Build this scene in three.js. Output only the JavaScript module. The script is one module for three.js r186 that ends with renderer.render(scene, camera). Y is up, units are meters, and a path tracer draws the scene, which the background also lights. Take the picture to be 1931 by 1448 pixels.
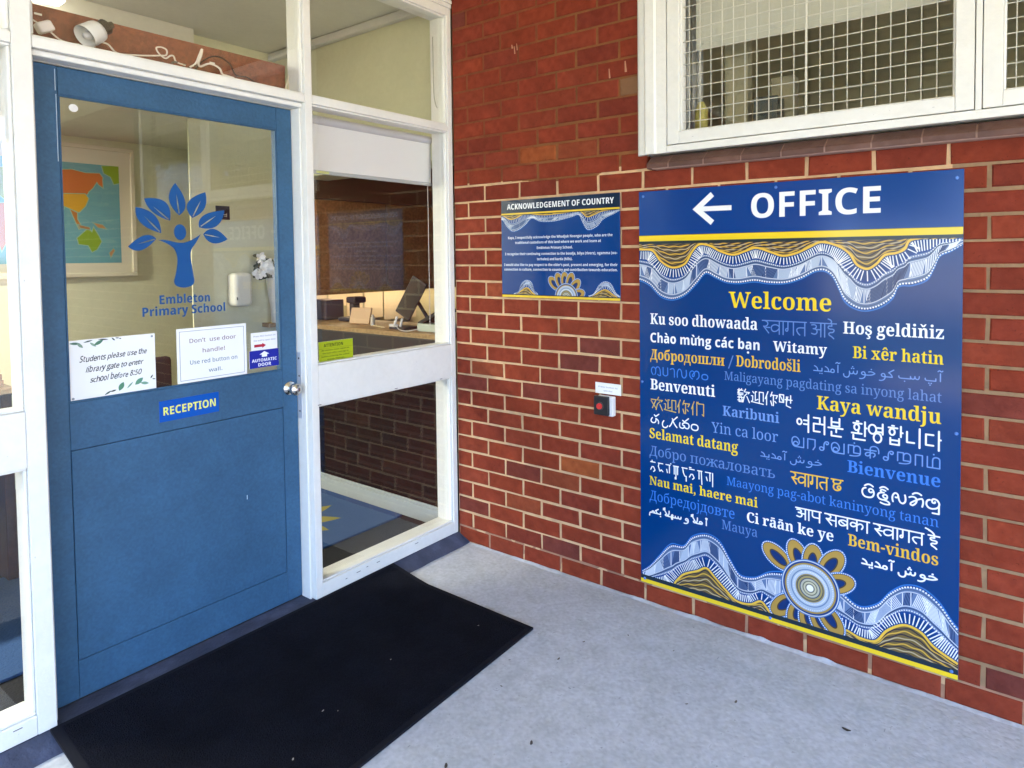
import * as THREE from 'three';
import { RoundedBoxGeometry } from 'three/addons/geometries/RoundedBoxGeometry.js';
import { TextGeometry } from 'three/addons/geometries/TextGeometry.js';
import { FontLoader } from 'three/addons/loaders/FontLoader.js';
import { mergeGeometries } from 'three/addons/utils/BufferGeometryUtils.js';
import { RectAreaLightUniformsLib } from 'three/addons/lights/RectAreaLightUniformsLib.js';
RectAreaLightUniformsLib.init();

// ---------- camera, sky, sun, exposure ----------
const scene = new THREE.Scene();
const camera = new THREE.PerspectiveCamera(60.3, 1931 / 1448, 0.05, 400);
camera.position.set(2.640, 1.5906, 2.640);
camera.rotation.order = 'YXZ';
camera.rotation.set(THREE.MathUtils.degToRad(-2.065), THREE.MathUtils.degToRad(35.334), THREE.MathUtils.degToRad(-0.544));
camera.setViewOffset(1931, 1448, -104.7, 196.5, 1931, 1448);   // the photograph is an off-centre crop: lens shift
camera.updateProjectionMatrix();
const renderer = new THREE.WebGLRenderer({ antialias: true });
renderer.toneMapping = THREE.LinearToneMapping;
renderer.toneMappingExposure = 10.4;
renderer.shadowMap.enabled = true;
const SUN = new THREE.Vector3(-0.26, 0.88, -0.38).normalize();
{ // the sky: clear with thin bright haze and a few soft clouds; no sun disc
  const W = 512, Hh = 256, d = new Float32Array(W * Hh * 4), hs = (x, y) => { let h = Math.imul(x, 374761393) ^ Math.imul(y, 668265263); h = Math.imul(h ^ (h >>> 13), 1274126177); return ((h ^ (h >>> 16)) >>> 0) / 4294967296; };
  const n2 = (x, y, p) => { const i = Math.floor(x), j = Math.floor(y), f = x - i, g = y - j, a = f * f * (3 - 2 * f), b = g * g * (3 - 2 * g), w = (k) => ((k % p) + p) % p, q = (m, n) => hs(w(m), n); return (q(i, j) * (1 - a) + q(i + 1, j) * a) * (1 - b) + (q(i, j + 1) * (1 - a) + q(i + 1, j + 1) * a) * b; };
  for (let y = 0, k = 0; y < Hh; y++) for (let x = 0; x < W; x++, k += 4) {
    const el = ((y + .5) / Hh - .5) * Math.PI, s = Math.max(0, Math.sin(el)), t = Math.pow(s, .45);
    let c = [1.85 * (1 - t) + .66 * t, 2.3 * (1 - t) + 1.35 * t, 2.95 * (1 - t) + 3.0 * t];
    let f = 0, am = .5, p = 8; for (let o = 0; o < 5; o++) { f += am * n2(x / W * p, (y / Hh) * p * .9, p); am *= .5; p *= 2; }
    const cl = Math.max(0, Math.min(1, (f - .48) * 4)) * Math.min(1, s * 5) * .7; c = c.map((v, i) => v * (1 - cl) + [2.7, 2.7, 2.75][i] * cl);
    if (el < 0) c = [.6, .56, .5];
    d[k] = c[0]; d[k + 1] = c[1]; d[k + 2] = c[2]; d[k + 3] = 1;
  }
  const t = new THREE.DataTexture(d, W, Hh, THREE.RGBAFormat, THREE.FloatType); t.mapping = THREE.EquirectangularReflectionMapping; t.magFilter = THREE.LinearFilter; t.wrapS = THREE.RepeatWrapping; t.needsUpdate = true;
  scene.background = t; scene.environment = t; scene.backgroundIntensity = scene.environmentIntensity = .3;
}
const sun = new THREE.DirectionalLight(new THREE.Color().setRGB(1, 0.94, 0.82), 4.5);
sun.position.copy(SUN).multiplyScalar(40); sun.castShadow = true;
Object.assign(sun.shadow.camera, { left: -20, right: 20, top: 20, bottom: -20, near: 1, far: 90 });
sun.shadow.mapSize.set(2048, 2048); sun.shadow.radius = 1;
scene.add(sun, sun.target);

// ---------- helpers ----------
let seed = 7;
const rnd = () => { seed = (seed + 0x6d2b79f5) | 0; let t = Math.imul(seed ^ (seed >>> 15), 1 | seed); t = (t + Math.imul(t ^ (t >>> 7), 61 | t)) ^ t; return ((t ^ (t >>> 14)) >>> 0) / 4294967296; };
const rr = (a, b) => a + (b - a) * rnd();
const used = {};
const numbered = (n) => { const k = used[n] = (used[n] ?? -1) + 1; return k ? n + '_' + String(k).padStart(3, '0') : n; };
function thing(name, label, category, base = [0, 0, 0], group) {
  const g = new THREE.Group(); g.name = numbered(name); g.position.set(...base);
  g.userData = { label, category }; if (group) g.userData.group = group;
  scene.add(g); return g;
}
function part(parent, name, geo, mat, label) {                    // geo is in world metres; parent's own offset is taken off
  const m = new THREE.Mesh(geo, mat); m.name = name; m.castShadow = m.receiveShadow = true;
  const o = new THREE.Vector3(); for (let p = parent; p; p = p.parent) o.add(p.position);
  geo.translate(-o.x, -o.y, -o.z); parent.add(m); if (label) m.userData.label = label; return m;
}
function single(name, geo, mat, label, category, group) {          // a thing that is one mesh
  geo.computeBoundingBox(); const b = geo.boundingBox, c = [(b.min.x + b.max.x) / 2, b.min.y, (b.min.z + b.max.z) / 2];
  geo.translate(-c[0], -c[1], -c[2]);
  const m = new THREE.Mesh(geo, mat); m.name = numbered(name); m.position.set(...c); m.castShadow = m.receiveShadow = true;
  m.userData = { label, category }; if (group) m.userData.group = group; scene.add(m); return m;
}
function struct(name, geo, mat) { const m = new THREE.Mesh(geo, mat); m.name = name; m.userData.kind = 'structure'; m.castShadow = m.receiveShadow = true; scene.add(m); return m; }
function uvm(g) {                                                  // uv in metres by the face's direction
  const p = g.attributes.position, n = g.attributes.normal, u = new Float32Array(p.count * 2);
  for (let i = 0; i < p.count; i++) {
    const ax = Math.abs(n.getX(i)), ay = Math.abs(n.getY(i)), az = Math.abs(n.getZ(i));
    const [a, b] = ay > ax && ay > az ? [p.getX(i), p.getZ(i)] : ax > az ? [p.getZ(i), p.getY(i)] : [p.getX(i), p.getY(i)];
    u[2 * i] = a; u[2 * i + 1] = b;
  }
  g.setAttribute('uv', new THREE.BufferAttribute(u, 2)); return g;
}
function bx(x0, x1, y0, y1, z0, z1, r = 0.0025) {
  const w = Math.abs(x1 - x0), h = Math.abs(y1 - y0), d = Math.abs(z1 - z0), q = Math.min(r, w * .45, h * .45, d * .45);
  let g = r ? new RoundedBoxGeometry(w, h, d, 1, q) : new THREE.BoxGeometry(w, h, d);
  if (g.index) g = g.toNonIndexed();
  g.translate((x0 + x1) / 2, (y0 + y1) / 2, (z0 + z1) / 2); return uvm(g);
}
const join = (l) => mergeGeometries(l.map((g) => { const k = g.index ? g.toNonIndexed() : g; for (const n of Object.keys(k.attributes)) if (!['position', 'normal', 'uv'].includes(n)) k.deleteAttribute(n); return k; }));
const tube = (pts, r, seg = 40, rad = 6) => new THREE.TubeGeometry(new THREE.CatmullRomCurve3(pts.map((p) => new THREE.Vector3(...p))), seg, r, rad).toNonIndexed();
function cyl(r0, r1, a, b, n = 20) {                               // cylinder from point a to b
  const A = new THREE.Vector3(...a), B = new THREE.Vector3(...b), d = B.clone().sub(A), g = new THREE.CylinderGeometry(r1, r0, d.length(), n);
  g.applyQuaternion(new THREE.Quaternion().setFromUnitVectors(new THREE.Vector3(0, 1, 0), d.normalize())); g.translate(...A.add(B).multiplyScalar(.5).toArray()); return g.toNonIndexed();
}
// noise
const H = (x, y, s) => { let h = Math.imul(x, 374761393) ^ Math.imul(y, 668265263) ^ Math.imul(s, 2147483647 / 7 | 0); h = Math.imul(h ^ (h >>> 13), 1274126177); return ((h ^ (h >>> 16)) >>> 0) / 4294967296; };
function vn(u, v, n, s = 1) {                                      // tileable value noise: u, v in 0..1, n cells
  const x = u * n, y = v * n, i = Math.floor(x), j = Math.floor(y), f = x - i, g = y - j, a = f * f * (3 - 2 * f), b = g * g * (3 - 2 * g), w = (k) => ((k % n) + n) % n;
  const p = H(w(i), w(j), s), q = H(w(i + 1), w(j), s), r = H(w(i), w(j + 1), s), t = H(w(i + 1), w(j + 1), s);
  return p + (q - p) * a + (r - p) * b + (p - q - r + t) * a * b;
}
const fbm = (u, v, n, o, s) => { let t = 0, a = .5, k = n; for (let i = 0; i < o; i++) { t += a * vn(u, v, k, s + i); a *= .5; k *= 2; } return t / (1 - Math.pow(.5, o)); };
function tex(n, fn, size = 1, srgb = true) {                       // fn(u, v) gives a grey or [r, g, b] in 0..1; size in metres per repeat
  const d = new Uint8Array(n * n * 4);
  for (let y = 0, k = 0; y < n; y++) for (let x = 0; x < n; x++, k += 4) {
    const c = fn((x + .5) / n, (y + .5) / n), q = Array.isArray(c) ? c : [c, c, c];
    for (let i = 0; i < 3; i++) d[k + i] = Math.max(0, Math.min(255, q[i] * 255)); d[k + 3] = 255;
  }
  const t = new THREE.DataTexture(d, n, n, THREE.RGBAFormat); t.wrapS = t.wrapT = THREE.RepeatWrapping; t.magFilter = THREE.LinearFilter; t.minFilter = THREE.LinearMipmapLinearFilter;
  if (srgb) t.colorSpace = THREE.SRGBColorSpace; t.repeat.set(1 / size, 1 / size); t.needsUpdate = true; return t;
}
const C = (r, g, b) => new THREE.Color().setRGB(r, g, b);
const M = (rgb, roughness, more = {}) => new THREE.MeshPhysicalMaterial({ color: C(...rgb), roughness, specularIntensity: .6, ...more });
function canvasTex(w, h, draw) { const c = document.createElement('canvas'); c.width = w; c.height = h; const g = c.getContext('2d'); draw(g, w, h); const t = new THREE.CanvasTexture(c); t.colorSpace = THREE.SRGBColorSpace; t.anisotropy = 8; return t; }

// ---------- materials ----------
const fine = tex(256, (u, v) => .5 + .5 * (fbm(u, v, 32, 3, 5) - .5) * 2, .25, false);
const paintMap = tex(512, (u, v) => { const a = fbm(u, v, 5, 5, 11), b = fbm(u, v, 48, 3, 17); let k = .93 + .05 * a + .03 * (b - .5); if (vn(u, v, 120, 23) > .985 && a > .5) k -= .2; return [k, k, k * .985]; }, .9);
const white = M([.80, .79, .755], .42, { map: paintMap, bumpMap: fine, bumpScale: .0006 });
const whiteIn = M([.62, .61, .56], .5, { map: paintMap });
const glass = new THREE.MeshPhysicalMaterial({ color: 0xffffff, roughness: 0.0, transmission: 1, thickness: 0, ior: 1.52 });
const doorMap = tex(512, (u, v) => { const a = fbm(u, v, 6, 5, 31), b = fbm(u, v, 90, 2, 37); const k = .86 + .14 * a + .12 * (b - .5); return [k, k, k]; }, .7);
const blue = M([.038, .112, .210], .5, { map: doorMap, bumpMap: fine, bumpScale: .0008 });
const inCeiling = M([.66, .64, .56], .85, { map: paintMap });
const cream = M([.62, .61, .42], .8, { map: paintMap });
const creamDark = M([.36, .32, .20], .85, { map: paintMap });
const soffit = M([.86, .75, .44], .85, { map: paintMap });
const steel = M([.62, .60, .57], .22, { metalness: 1 });
const black = M([.018, .018, .02], .45);
const darkGrey = M([.045, .047, .05], .6);
const paper = M([.78, .77, .73], .85);
const woodMap = tex(512, (u, v) => { const w = fbm(u, v, 2, 3, 41), g = vn((u + .02 * w) % 1, v, 6, 43), l = vn(u, (v + .015 * w) % 1, 256, 47), m = vn(u * .999, (v + .02 * w) % 1, 64, 53); const k = .72 + .14 * l + .16 * m + .08 * (g - .5); return [k, k * .97, k * .92]; }, .8);
const timber = M([.50, .34, .17], .4, { map: woodMap });
const brownPanel = M([.40, .195, .08], .45, { map: woodMap });
const redBoard = M([.30, .10, .05], .6, { map: woodMap });
const carpet = M([.030, .030, .033], .95, { specularIntensity: .15, bumpMap: fine, bumpScale: .003 });
const stripPaint = M([.075, .088, .14], .7, { map: tex(512, (u, v) => { const a = fbm(u, v, 8, 5, 51); const k = .72 + .35 * a; return a > .66 ? [1, 1, 1] : [k, k, k]; }, .5), bumpMap: fine, bumpScale: .002 });
const brickGrain = tex(512, (u, v) => {
  const a = fbm(u, v, 6, 5, 61), b = vn(u, v, 130, 67), c = fbm(u, v, 22, 3, 71), d = vn(u, v, 70, 73);
  let k = .76 + .22 * a + .12 * (c - .5); if (b > .95) k -= .16; if (d > .975) return [.98, .86, .78];
  return [k, k * (.96 + .08 * c), k * (.95 + .1 * c)];
}, .55);
const brickBump = tex(512, (u, v) => .5 + .9 * (fbm(u, v, 24, 4, 79) - .5), .3, false);
const BR = [[.268, .045, .021], [.256, .043, .021], [.28, .048, .021], [.245, .042, .022], [.273, .050, .024], [.26, .044, .020], [.228, .040, .022]];
const brickMats = BR.map((c) => M(c, .8, { map: brickGrain, bumpMap: brickBump, bumpScale: .0025, specularIntensity: .25 }));
const brickSpecial = { org: M([.36, .09, .028], .8, { map: brickGrain, bumpMap: brickBump, bumpScale: .0025, specularIntensity: .25 }), org2: M([.30, .066, .028], .8, { map: brickGrain, bumpMap: brickBump, bumpScale: .0025, specularIntensity: .25 }), dk: M([.18, .043, .031], .8, { map: brickGrain, bumpMap: brickBump, bumpScale: .0025, specularIntensity: .25 }), dk2: M([.205, .043, .028], .8, { map: brickGrain, bumpMap: brickBump, bumpScale: .0025, specularIntensity: .25 }), mort: M([.19, .095, .045], .9, { bumpMap: brickBump, bumpScale: .004 }) };

// ---------- the setting ----------
const concreteMap = tex(1024, (u, v) => {
  const a = fbm(u, v, 4, 6, 101), b = fbm(u, v, 40, 4, 107), c = vn(u, v, 240, 109), d = fbm(u, v, 11, 4, 113);
  let k = .88 + .10 * a + .09 * (b - .5) + .09 * (c - .5); if (c > .955) k -= .12; if (d > .68 && b > .48) k -= .03; if (vn(u, v, 170, 127) > .982) k -= .2;
  return [k, k * 1.0, k * (.985 + .02 * b)];
}, 2.6);
const concrete = M([.53, .555, .60], .85, { map: concreteMap, bumpMap: tex(512, (u, v) => .5 * fbm(u, v, 60, 3, 131) + .5 * fbm(u, v, 9, 4, 137), .8, false), bumpScale: .003 });
{ const s = new THREE.Shape(); [[.002, -.01], [.002, .012], [.006, .0105], [.016, .003], [.026, -.002], [.026, -.01]].forEach(([z, y], i) => i ? s.lineTo(-z, y) : s.moveTo(-z, y));
  const g = new THREE.ExtrudeGeometry(s, { depth: 5, bevelEnabled: false, steps: 320 }); g.rotateY(Math.PI / 2); g.translate(.06, 0, 0); const p = g.attributes.position;
  for (let i = 0; i < p.count; i++) { const x = p.getX(i), y = p.getY(i), w = fbm((x / 5.2) % 1, .37, 60, 4, 211), q = fbm((x / 5.2) % 1, .71, 23, 4, 223); if (y > 0) p.setY(i, y * (.05 + 1.25 * w * w)); if (p.getZ(i) > .01) p.setZ(i, p.getZ(i) * (.5 + q)); } g.computeVertexNormals();
  struct('floor_edge', uvm(g), concrete); }
const lawnMap = tex(512, (u, v) => { const a = fbm(u, v, 9, 5, 139), b = vn(u, v, 180, 149); return [.7 + .3 * a, .75 + .25 * b, .6 + .3 * a]; }, 3);
{ const g = new THREE.PlaneGeometry(240, 240); g.rotateX(-Math.PI / 2); g.translate(0, -.13, 0); struct('ground', uvm(g), M([.52, .42, .28], .95, { map: concreteMap })); }
struct('porch_floor', bx(0, 5.2, -.125, 0, -.02, 5.4, .006), concrete);
{ const g = new THREE.PlaneGeometry(26, 9); g.rotateX(-Math.PI / 2); g.translate(4, -.12, 12.5); struct('lawn', uvm(g), M([.06, .09, .03], .95, { map: lawnMap })); }
struct('entry_floor', bx(-3.2, -.13, -.1, .04, -3.4, 8, 0), carpet);
// shell of the building round the two rooms behind the glazing
struct('roof', bx(-3.4, 7.2, 3.02, 3.14, -3.6, -.12, 0), soffit);
struct('roof_over_entry', bx(-3.4, -.14, 3.02, 3.14, -.12, 8, 0), inCeiling);
struct('porch_ceiling', bx(-.14, 5.8, 3.035, 3.15, -.12, 5.0, 0), soffit);
struct('fascia_wall', bx(-.13, 0, 2.992, 3.034, .0, 8, 0), white);
struct('wall', bx(-.23, 0, 0, 2.99, 2.72, 8, 0), M([.225, .06, .035], .85, { map: brickGrain }));
struct('back_wall', bx(-1.764, -1.75, .04, 3.02, -3.4, .583, 0), cream);
struct('passage_wall', bx(-3.12, -3.0, .04, 3.02, -.9, 8, 0), cream);
struct('passage_ceiling', join([bx(-3.0, -1.64, 2.48, 3.018, .585, 8, 0), bx(-3.0, -1.782, 2.48, 3.018, -.9, .584, 0)]), inCeiling);
struct('passage_end_wall', bx(-3.12, -1.785, .04, 3.0, -1.0, -.9, 0), cream);
struct('side_wall', bx(-3.0, -.24, .04, 3.02, 7.9, 8, 0), cream);
struct('upper_wall', bx(-1.749, -.132, 2.14, 3.018, -.23, -.002, 0), cream);
struct('cornice', join([bx(-1.74, -.14, 2.965, 3.016, -.001, .045, .01)]), whiteIn);
struct('office_wall', bx(-1.74, 7.2, 0, 3.02, -3.5, -3.4, 0), cream);
struct('office_side_wall', bx(7.1, 7.2, 0, 3.02, -3.4, -.24, 0), M([.30, .26, .20], .85));

// ---------- brick wall ----------
const BWp = .24, BH = .086, X0 = .109, Y0 = 1.372;
const bwall = thing('brick_wall', 'red brick wall with cream mortar carrying the two blue signs', 'wall', [0, 0, 0]);
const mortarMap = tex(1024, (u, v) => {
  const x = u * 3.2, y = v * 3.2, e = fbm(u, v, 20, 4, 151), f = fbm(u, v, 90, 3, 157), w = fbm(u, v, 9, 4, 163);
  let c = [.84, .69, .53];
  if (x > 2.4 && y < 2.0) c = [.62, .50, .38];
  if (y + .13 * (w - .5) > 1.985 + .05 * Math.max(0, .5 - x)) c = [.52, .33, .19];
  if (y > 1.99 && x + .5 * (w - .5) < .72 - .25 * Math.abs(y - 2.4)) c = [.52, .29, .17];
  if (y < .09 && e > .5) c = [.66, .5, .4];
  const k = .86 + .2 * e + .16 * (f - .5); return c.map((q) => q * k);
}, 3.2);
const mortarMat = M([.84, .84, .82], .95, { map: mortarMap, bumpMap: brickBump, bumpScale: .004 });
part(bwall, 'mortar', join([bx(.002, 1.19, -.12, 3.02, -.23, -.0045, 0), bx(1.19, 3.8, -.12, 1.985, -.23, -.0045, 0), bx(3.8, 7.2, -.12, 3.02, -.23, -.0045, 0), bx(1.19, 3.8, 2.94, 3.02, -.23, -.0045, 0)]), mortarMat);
function brickGeo(L, ox, oy, h = .0752) {
  const c = rr(.003, .006), j = () => rr(-.0017, .0017);
  const q = (x0, x1, y0, y1, z) => [[x0, y0, z], [x1, y0, z], [x1, y1, z], [x0, y1, z]].map((p) => [p[0] + j(), p[1] + j(), p[2]]);
  const A = q(-L / 2, L / 2, -h / 2, h / 2, -c * .8), F = A.map((p, i) => [p[0] + (i === 0 || i === 3 ? c : -c), p[1] + (i < 2 ? c : -c), rr(-.0006, .0006)]), B = A.map((p) => [p[0], p[1], -.03]);
  const pos = [], uv = [], tri = (...t) => t.forEach((p) => { pos.push(...p); uv.push(p[0] + ox, p[1] + oy + p[2]); });
  tri(F[0], F[1], F[2]); tri(F[0], F[2], F[3]);
  for (let i = 0; i < 4; i++) { const k = (i + 1) % 4; tri(A[i], A[k], F[k]); tri(A[i], F[k], F[i]); tri(B[i], B[k], A[k]); tri(B[i], A[k], A[i]); }
  const g = new THREE.BufferGeometry(); g.setAttribute('position', new THREE.Float32BufferAttribute(pos, 3)); g.setAttribute('uv', new THREE.Float32BufferAttribute(uv, 2)); g.computeVertexNormals(); return g;
}
const fullGeos = Array.from({ length: 24 }, () => brickGeo(.2275 + rr(-.002, .002), rr(0, 5), rr(0, 5), .0745 + rr(-.001, .001)));
const cutGeos = {};
const special = { '-9,1': 'org', '9,2': 'org', '1,3': 'org2', '10,2': 'org2', '-9,2': 'org2', '2,3': 'dk', '3,2': 'dk', '14,2': 'dk', '10,1': 'dk2', '-18,-1': 'dk', '3,9': 'dk2', '14,10': 'dk', '5,1': 'dk2', '12,1': 'org2', '4,0': 'org2', '5,-1': 'dk2', '-12,4': 'mort', '13,-1': 'dk2', '-1,0': 'org2' };
const lots = {};
for (let r = -20; r <= 15; r++) {
  const off = X0 + (r & 1 ? BWp / 2 : 0), yc = Y0 - (r + .5) * BH;
  for (let k = -1; k < 30; k++) {
    let a = off + k * BWp + .0057, b = off + (k + 1) * BWp - .0057;
    a = Math.max(a, .004); if (r === -8) { if (a < 1.3) b = Math.min(b, 1.21); } else if (r < -8 && a < 1.3) b = Math.min(b, 1.185);
    if (r < -7 && a >= 1.185 && a < 3.8) { if (b > 3.84) a = Math.max(a, 3.806); else continue; }
    if (b - a < .018 || a > 7.15) continue; b = Math.min(b, 7.19);
    const L = b - a, hidden = (a > 1.18 && b < 2.42 && yc > .14 && yc < 1.83) || (a > .36 && b < 1.06 && yc > 1.42 && yc < 1.85);
    let g; if (Math.abs(L - .2286) < .002) g = fullGeos[Math.floor(rnd() * 24)]; else { const key = L.toFixed(3); (cutGeos[key] ??= []); const l = cutGeos[key]; if (l.length < 3) l.push(brickGeo(L, rr(0, 5), rr(0, 5))); g = l[Math.floor(rnd() * l.length)]; }
    const sp = special[r + ',' + k], mi = Math.floor(rnd() * BR.length), mat = sp ? brickSpecial[sp] : brickMats[mi];
    const p = [(a + b) / 2, yc + rr(-.0008, .0008), rr(-.0012, .0008)], rz = rr(-.003, .003);
    if (a > 2.9 || hidden || r < -19) { const q = g.clone(); q.rotateZ(rz); q.translate(...p); (lots[mi] ??= []).push(q); continue; }
    const m = new THREE.Mesh(g, mat); m.name = numbered('brick'); m.position.set(...p); m.rotation.z = rz; m.castShadow = m.receiveShadow = true; bwall.add(m);
  }
}
for (const i in lots) { const m = part(bwall, 'distant_bricks', join(lots[i]), brickMats[i]); m.userData.kind = 'stuff'; }

for (const [x, y0, y1, w] of [[1.019, 2.41, 2.455, .007], [1.105, 2.425, 2.475, .009], [.452, 2.625, 2.665, .006], [.468, 2.64, 2.675, .005], [.436, 2.655, 2.675, .009]]) { const g = bx(x - w / 2, x + w / 2, y0, y1, -.0005, .0022, .0018), q = g.attributes.position; for (let i = 0; i < q.count; i++) { const f = (q.getY(i) - y0) / (y1 - y0); q.setX(i, x + (q.getX(i) - x) * (1.3 - .7 * f) + .003 * Math.sin(f * 5)); } part(bwall, 'mortar_drip', g, M([.42, .20, .12], .9)); }
// ---------- window over the sign ----------
const win = thing('window', 'cream casement window with wire mesh above the large blue sign', 'window', [1.172, 2.03, 0]);
const winPaint = white;
{
  const prof = new THREE.Shape(); [[0, -.01], [0, .010], [.012, .020], [.040, .026], [.050, .034], [.092, .034], [.100, .026], [.148, .026], [.148, -.06], [.01, -.06]].forEach(([x, z], i) => i ? prof.lineTo(x, -z) : prof.moveTo(x, -z));
  const g = new THREE.ExtrudeGeometry(prof, { depth: .95, bevelEnabled: false }); g.rotateX(-Math.PI / 2); g.translate(1.172, 2.036, 0); part(win, 'architrave', uvm(g), winPaint);
  part(win, 'frame', join([bx(1.32, 3.75, 2.036, 2.066, -.08, .026), bx(2.4662, 2.4848, 2.0662, 2.95, -.08, .0255), bx(1.32, 3.75, 2.95, 3.0, -.08, .026)]), winPaint);
  for (const [a, b] of [[1.3235, 2.4635], [2.4875, 3.63]]) {
    const s = part(win, 'sash', join([bx(a, a + .056, 2.0695, 2.947, -.05, .024), bx(b - .056, b, 2.0695, 2.947, -.05, .024), bx(a + .0562, b - .0562, 2.0695, 2.121, -.05, .0235), bx(a + .0562, b - .0562, 2.90, 2.947, -.05, .0235)]), winPaint);
    part(s, 'pane', bx(a + .05, b - .05, 2.11, 2.91, -.034, -.030, 0), glass);
    const w = []; let i = 0;
    for (let x = a + .091; x < b - .057; x += .0492, i++) w.push(cyl(.0019, .0019, [x, 2.122, -.008 + (i & 1) * .0004], [x, 2.90, -.008], 6));
    for (let y = 2.162; y < 2.9; y += .0492) w.push(tube([[a + .057, y + rr(-.002, .002), -.0055], [a + .35, y + rr(-.0015, .0015), -.0055], [a + .7, y + rr(-.003, .003), -.0055], [b - .057, y + rr(-.002, .002), -.0055]], .0019, 16, 6));
    w.push(bx(a + .577, a + .583, 2.122, 2.90, -.011, -.004, .001));
    part(s, 'wire_mesh', join(w.map((q) => uvm(q))), M([.56, .54, .45], .5));
    part(s, 'glazing_bead', join([bx(a + .0562, a + .064, 2.1212, 2.8995, -.03, .008, .002), bx(b - .064, b - .0562, 2.1212, 2.8995, -.03, .008, .002), bx(a + .0643, b - .0643, 2.1212, 2.128, -.03, .008, .002)]), winPaint);
  }
}
single('window_blind', join([bx(1.405, 2.42, 2.515, 2.93, -.102, -.1, 0), bx(1.405, 2.42, 2.49, 2.5148, -.106, -.096, .003)]), M([.56, .56, .47], .8, { map: paintMap }), 'cream roller blind half lowered behind the wire mesh window', 'blind');
single('window_blind', join([bx(2.56, 3.6, 2.72, 2.93, -.102, -.1, 0), bx(2.56, 3.6, 2.695, 2.7198, -.106, -.096, .003)]), M([.56, .56, .47], .8, { map: paintMap }), 'cream roller blind behind the right hand window sash at the frame edge', 'blind');
{ // sill tiles
  const t = thing('window_sill', 'sloping row of brown clay sill tiles under the mesh window', 'window sill', [1.24, 1.97, 0]);
  const tm = [[.150, .075, .058], [.135, .068, .054], [.165, .080, .060]].map((c) => M(c, .45, { map: brickGrain, bumpMap: brickBump, bumpScale: .0015 }));
  const tile = (L) => { const s = new THREE.Shape(); [[-.06, 2.034], [.0, 2.027], [.044, 1.994], [.047, 1.989], [.047, 1.972], [.043, 1.969], [-.004, 1.969], [-.004, 1.99], [-.06, 1.99]].forEach(([z, y], i) => i ? s.lineTo(z, y) : s.moveTo(z, y)); const g = new THREE.ExtrudeGeometry(s, { depth: L, bevelEnabled: false }); g.rotateY(-Math.PI / 2); g.translate(L, 0, 0); return g; };
  for (let k = -1; k < 14; k++) { const a = 1.338 + k * .1622 + .003, L = k < 0 ? .1 : .1562, x = k < 0 ? 1.338 - .103 : a; const g = tile(L); g.translate(x, rr(-.001, .001), rr(-.0015, .0015)); part(t, 'tile', uvm(g), tm[Math.floor(rnd() * 3)]); }
  part(t, 'mortar_joint', bx(1.24, 3.75, 1.974, 1.986, -.003, .0405, 0), M([.36, .24, .18], .95));
  const g = tile(2.4); g.scale(1, 1, .97); g.translate(1.26, -.003, -.001); part(t, 'joint_bed', uvm(g), M([.30, .19, .15], .95));
}

// ---------- glazed entrance screen ----------
const scr = thing('entrance_screen', 'white painted timber frame of posts and rails with glass round the blue door', 'window frame', [0, .042, 1.35]);
const FZ = (n, ...a) => part(scr, n, bx(...a), white);
FZ('post', -.13, 0, .042, 2.95, 1.8775, 1.93); FZ('post', -.13, 0, .042, 2.95, .870, .905); FZ('jamb', -.13, 0, .042, 2.95, .003, .036); FZ('jamb', -.13, 0, .042, 2.95, 2.66, 2.715);
for (const [a, b] of [[.0362, .8698], [.9052, 1.8773], [1.9302, 2.6598]]) FZ('transom', -.13, -.0006, 2.279, 2.3135, a, b);
for (const [a, b] of [[.0362, .8698], [1.9302, 2.6598]]) { FZ('mid_rail', -.13, -.0006, .924, 1.107, a, b); FZ('bottom_rail', -.13, -.0006, .0425, .107, a, b); }
for (const [a, b] of [[.0362, .8698], [.9052, 1.8773], [1.9302, 2.6598]]) FZ('head_rail', -.13, -.0006, 2.905, 2.9498, a, b);
part(scr, 'head_moulding', join([bx(-.13, .006, 2.9502, 2.972, .003, 2.715), bx(-.13, .014, 2.9722, 2.9915, .003, 2.715, .004)]), white);
function pane(y0, y1, z0, z1) {
  part(scr, 'pane', bx(-.038, -.033, y0 - .006, y1 + .006, z0 - .006, z1 + .006, 0), glass);
  part(scr, 'glazing_bead', join([bx(-.033, -.010, y0, y0 + .009, z0, z1, .004), bx(-.033, -.010, y1 - .009, y1, z0, z1, .004), bx(-.033, -.0105, y0 + .009, y1 - .009, z0, z0 + .009, .004), bx(-.033, -.0105, y0 + .009, y1 - .009, z1 - .009, z1, .004)]), white);
}
for (const [a, b] of [[.0362, .8698], [1.9302, 2.6598]]) { pane(.107, .924, a, b); pane(1.107, 2.279, a, b); pane(2.3135, 2.905, a, b); }
pane(2.3135, 2.905, .9052, 1.8773);
part(scr, 'door_stop', join([bx(-.087, -.022, 2.258, 2.2788, .9052, 1.8773, .006), bx(-.13, -.0905, 2.2572, 2.2788, .9052, 1.8773, 0), bx(-.1, -.03, .04, 2.2578, .9052, .9162, .004), bx(-.1, -.03, .04, 2.2578, 1.8665, 1.8773, .004)]), white);
{ const sp = part(scr, 'strike_plate', bx(-.089, -.058, .868, 1.168, .9163, .9182, .0008), M([.72, .72, .73], .35, { metalness: .6 })); for (const y of [1.14, 1.06, .90]) part(sp, 'screw', cyl(.0045, .0045, [-.074, y, .9181], [-.074, y, .9192], 12), black); }
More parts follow.
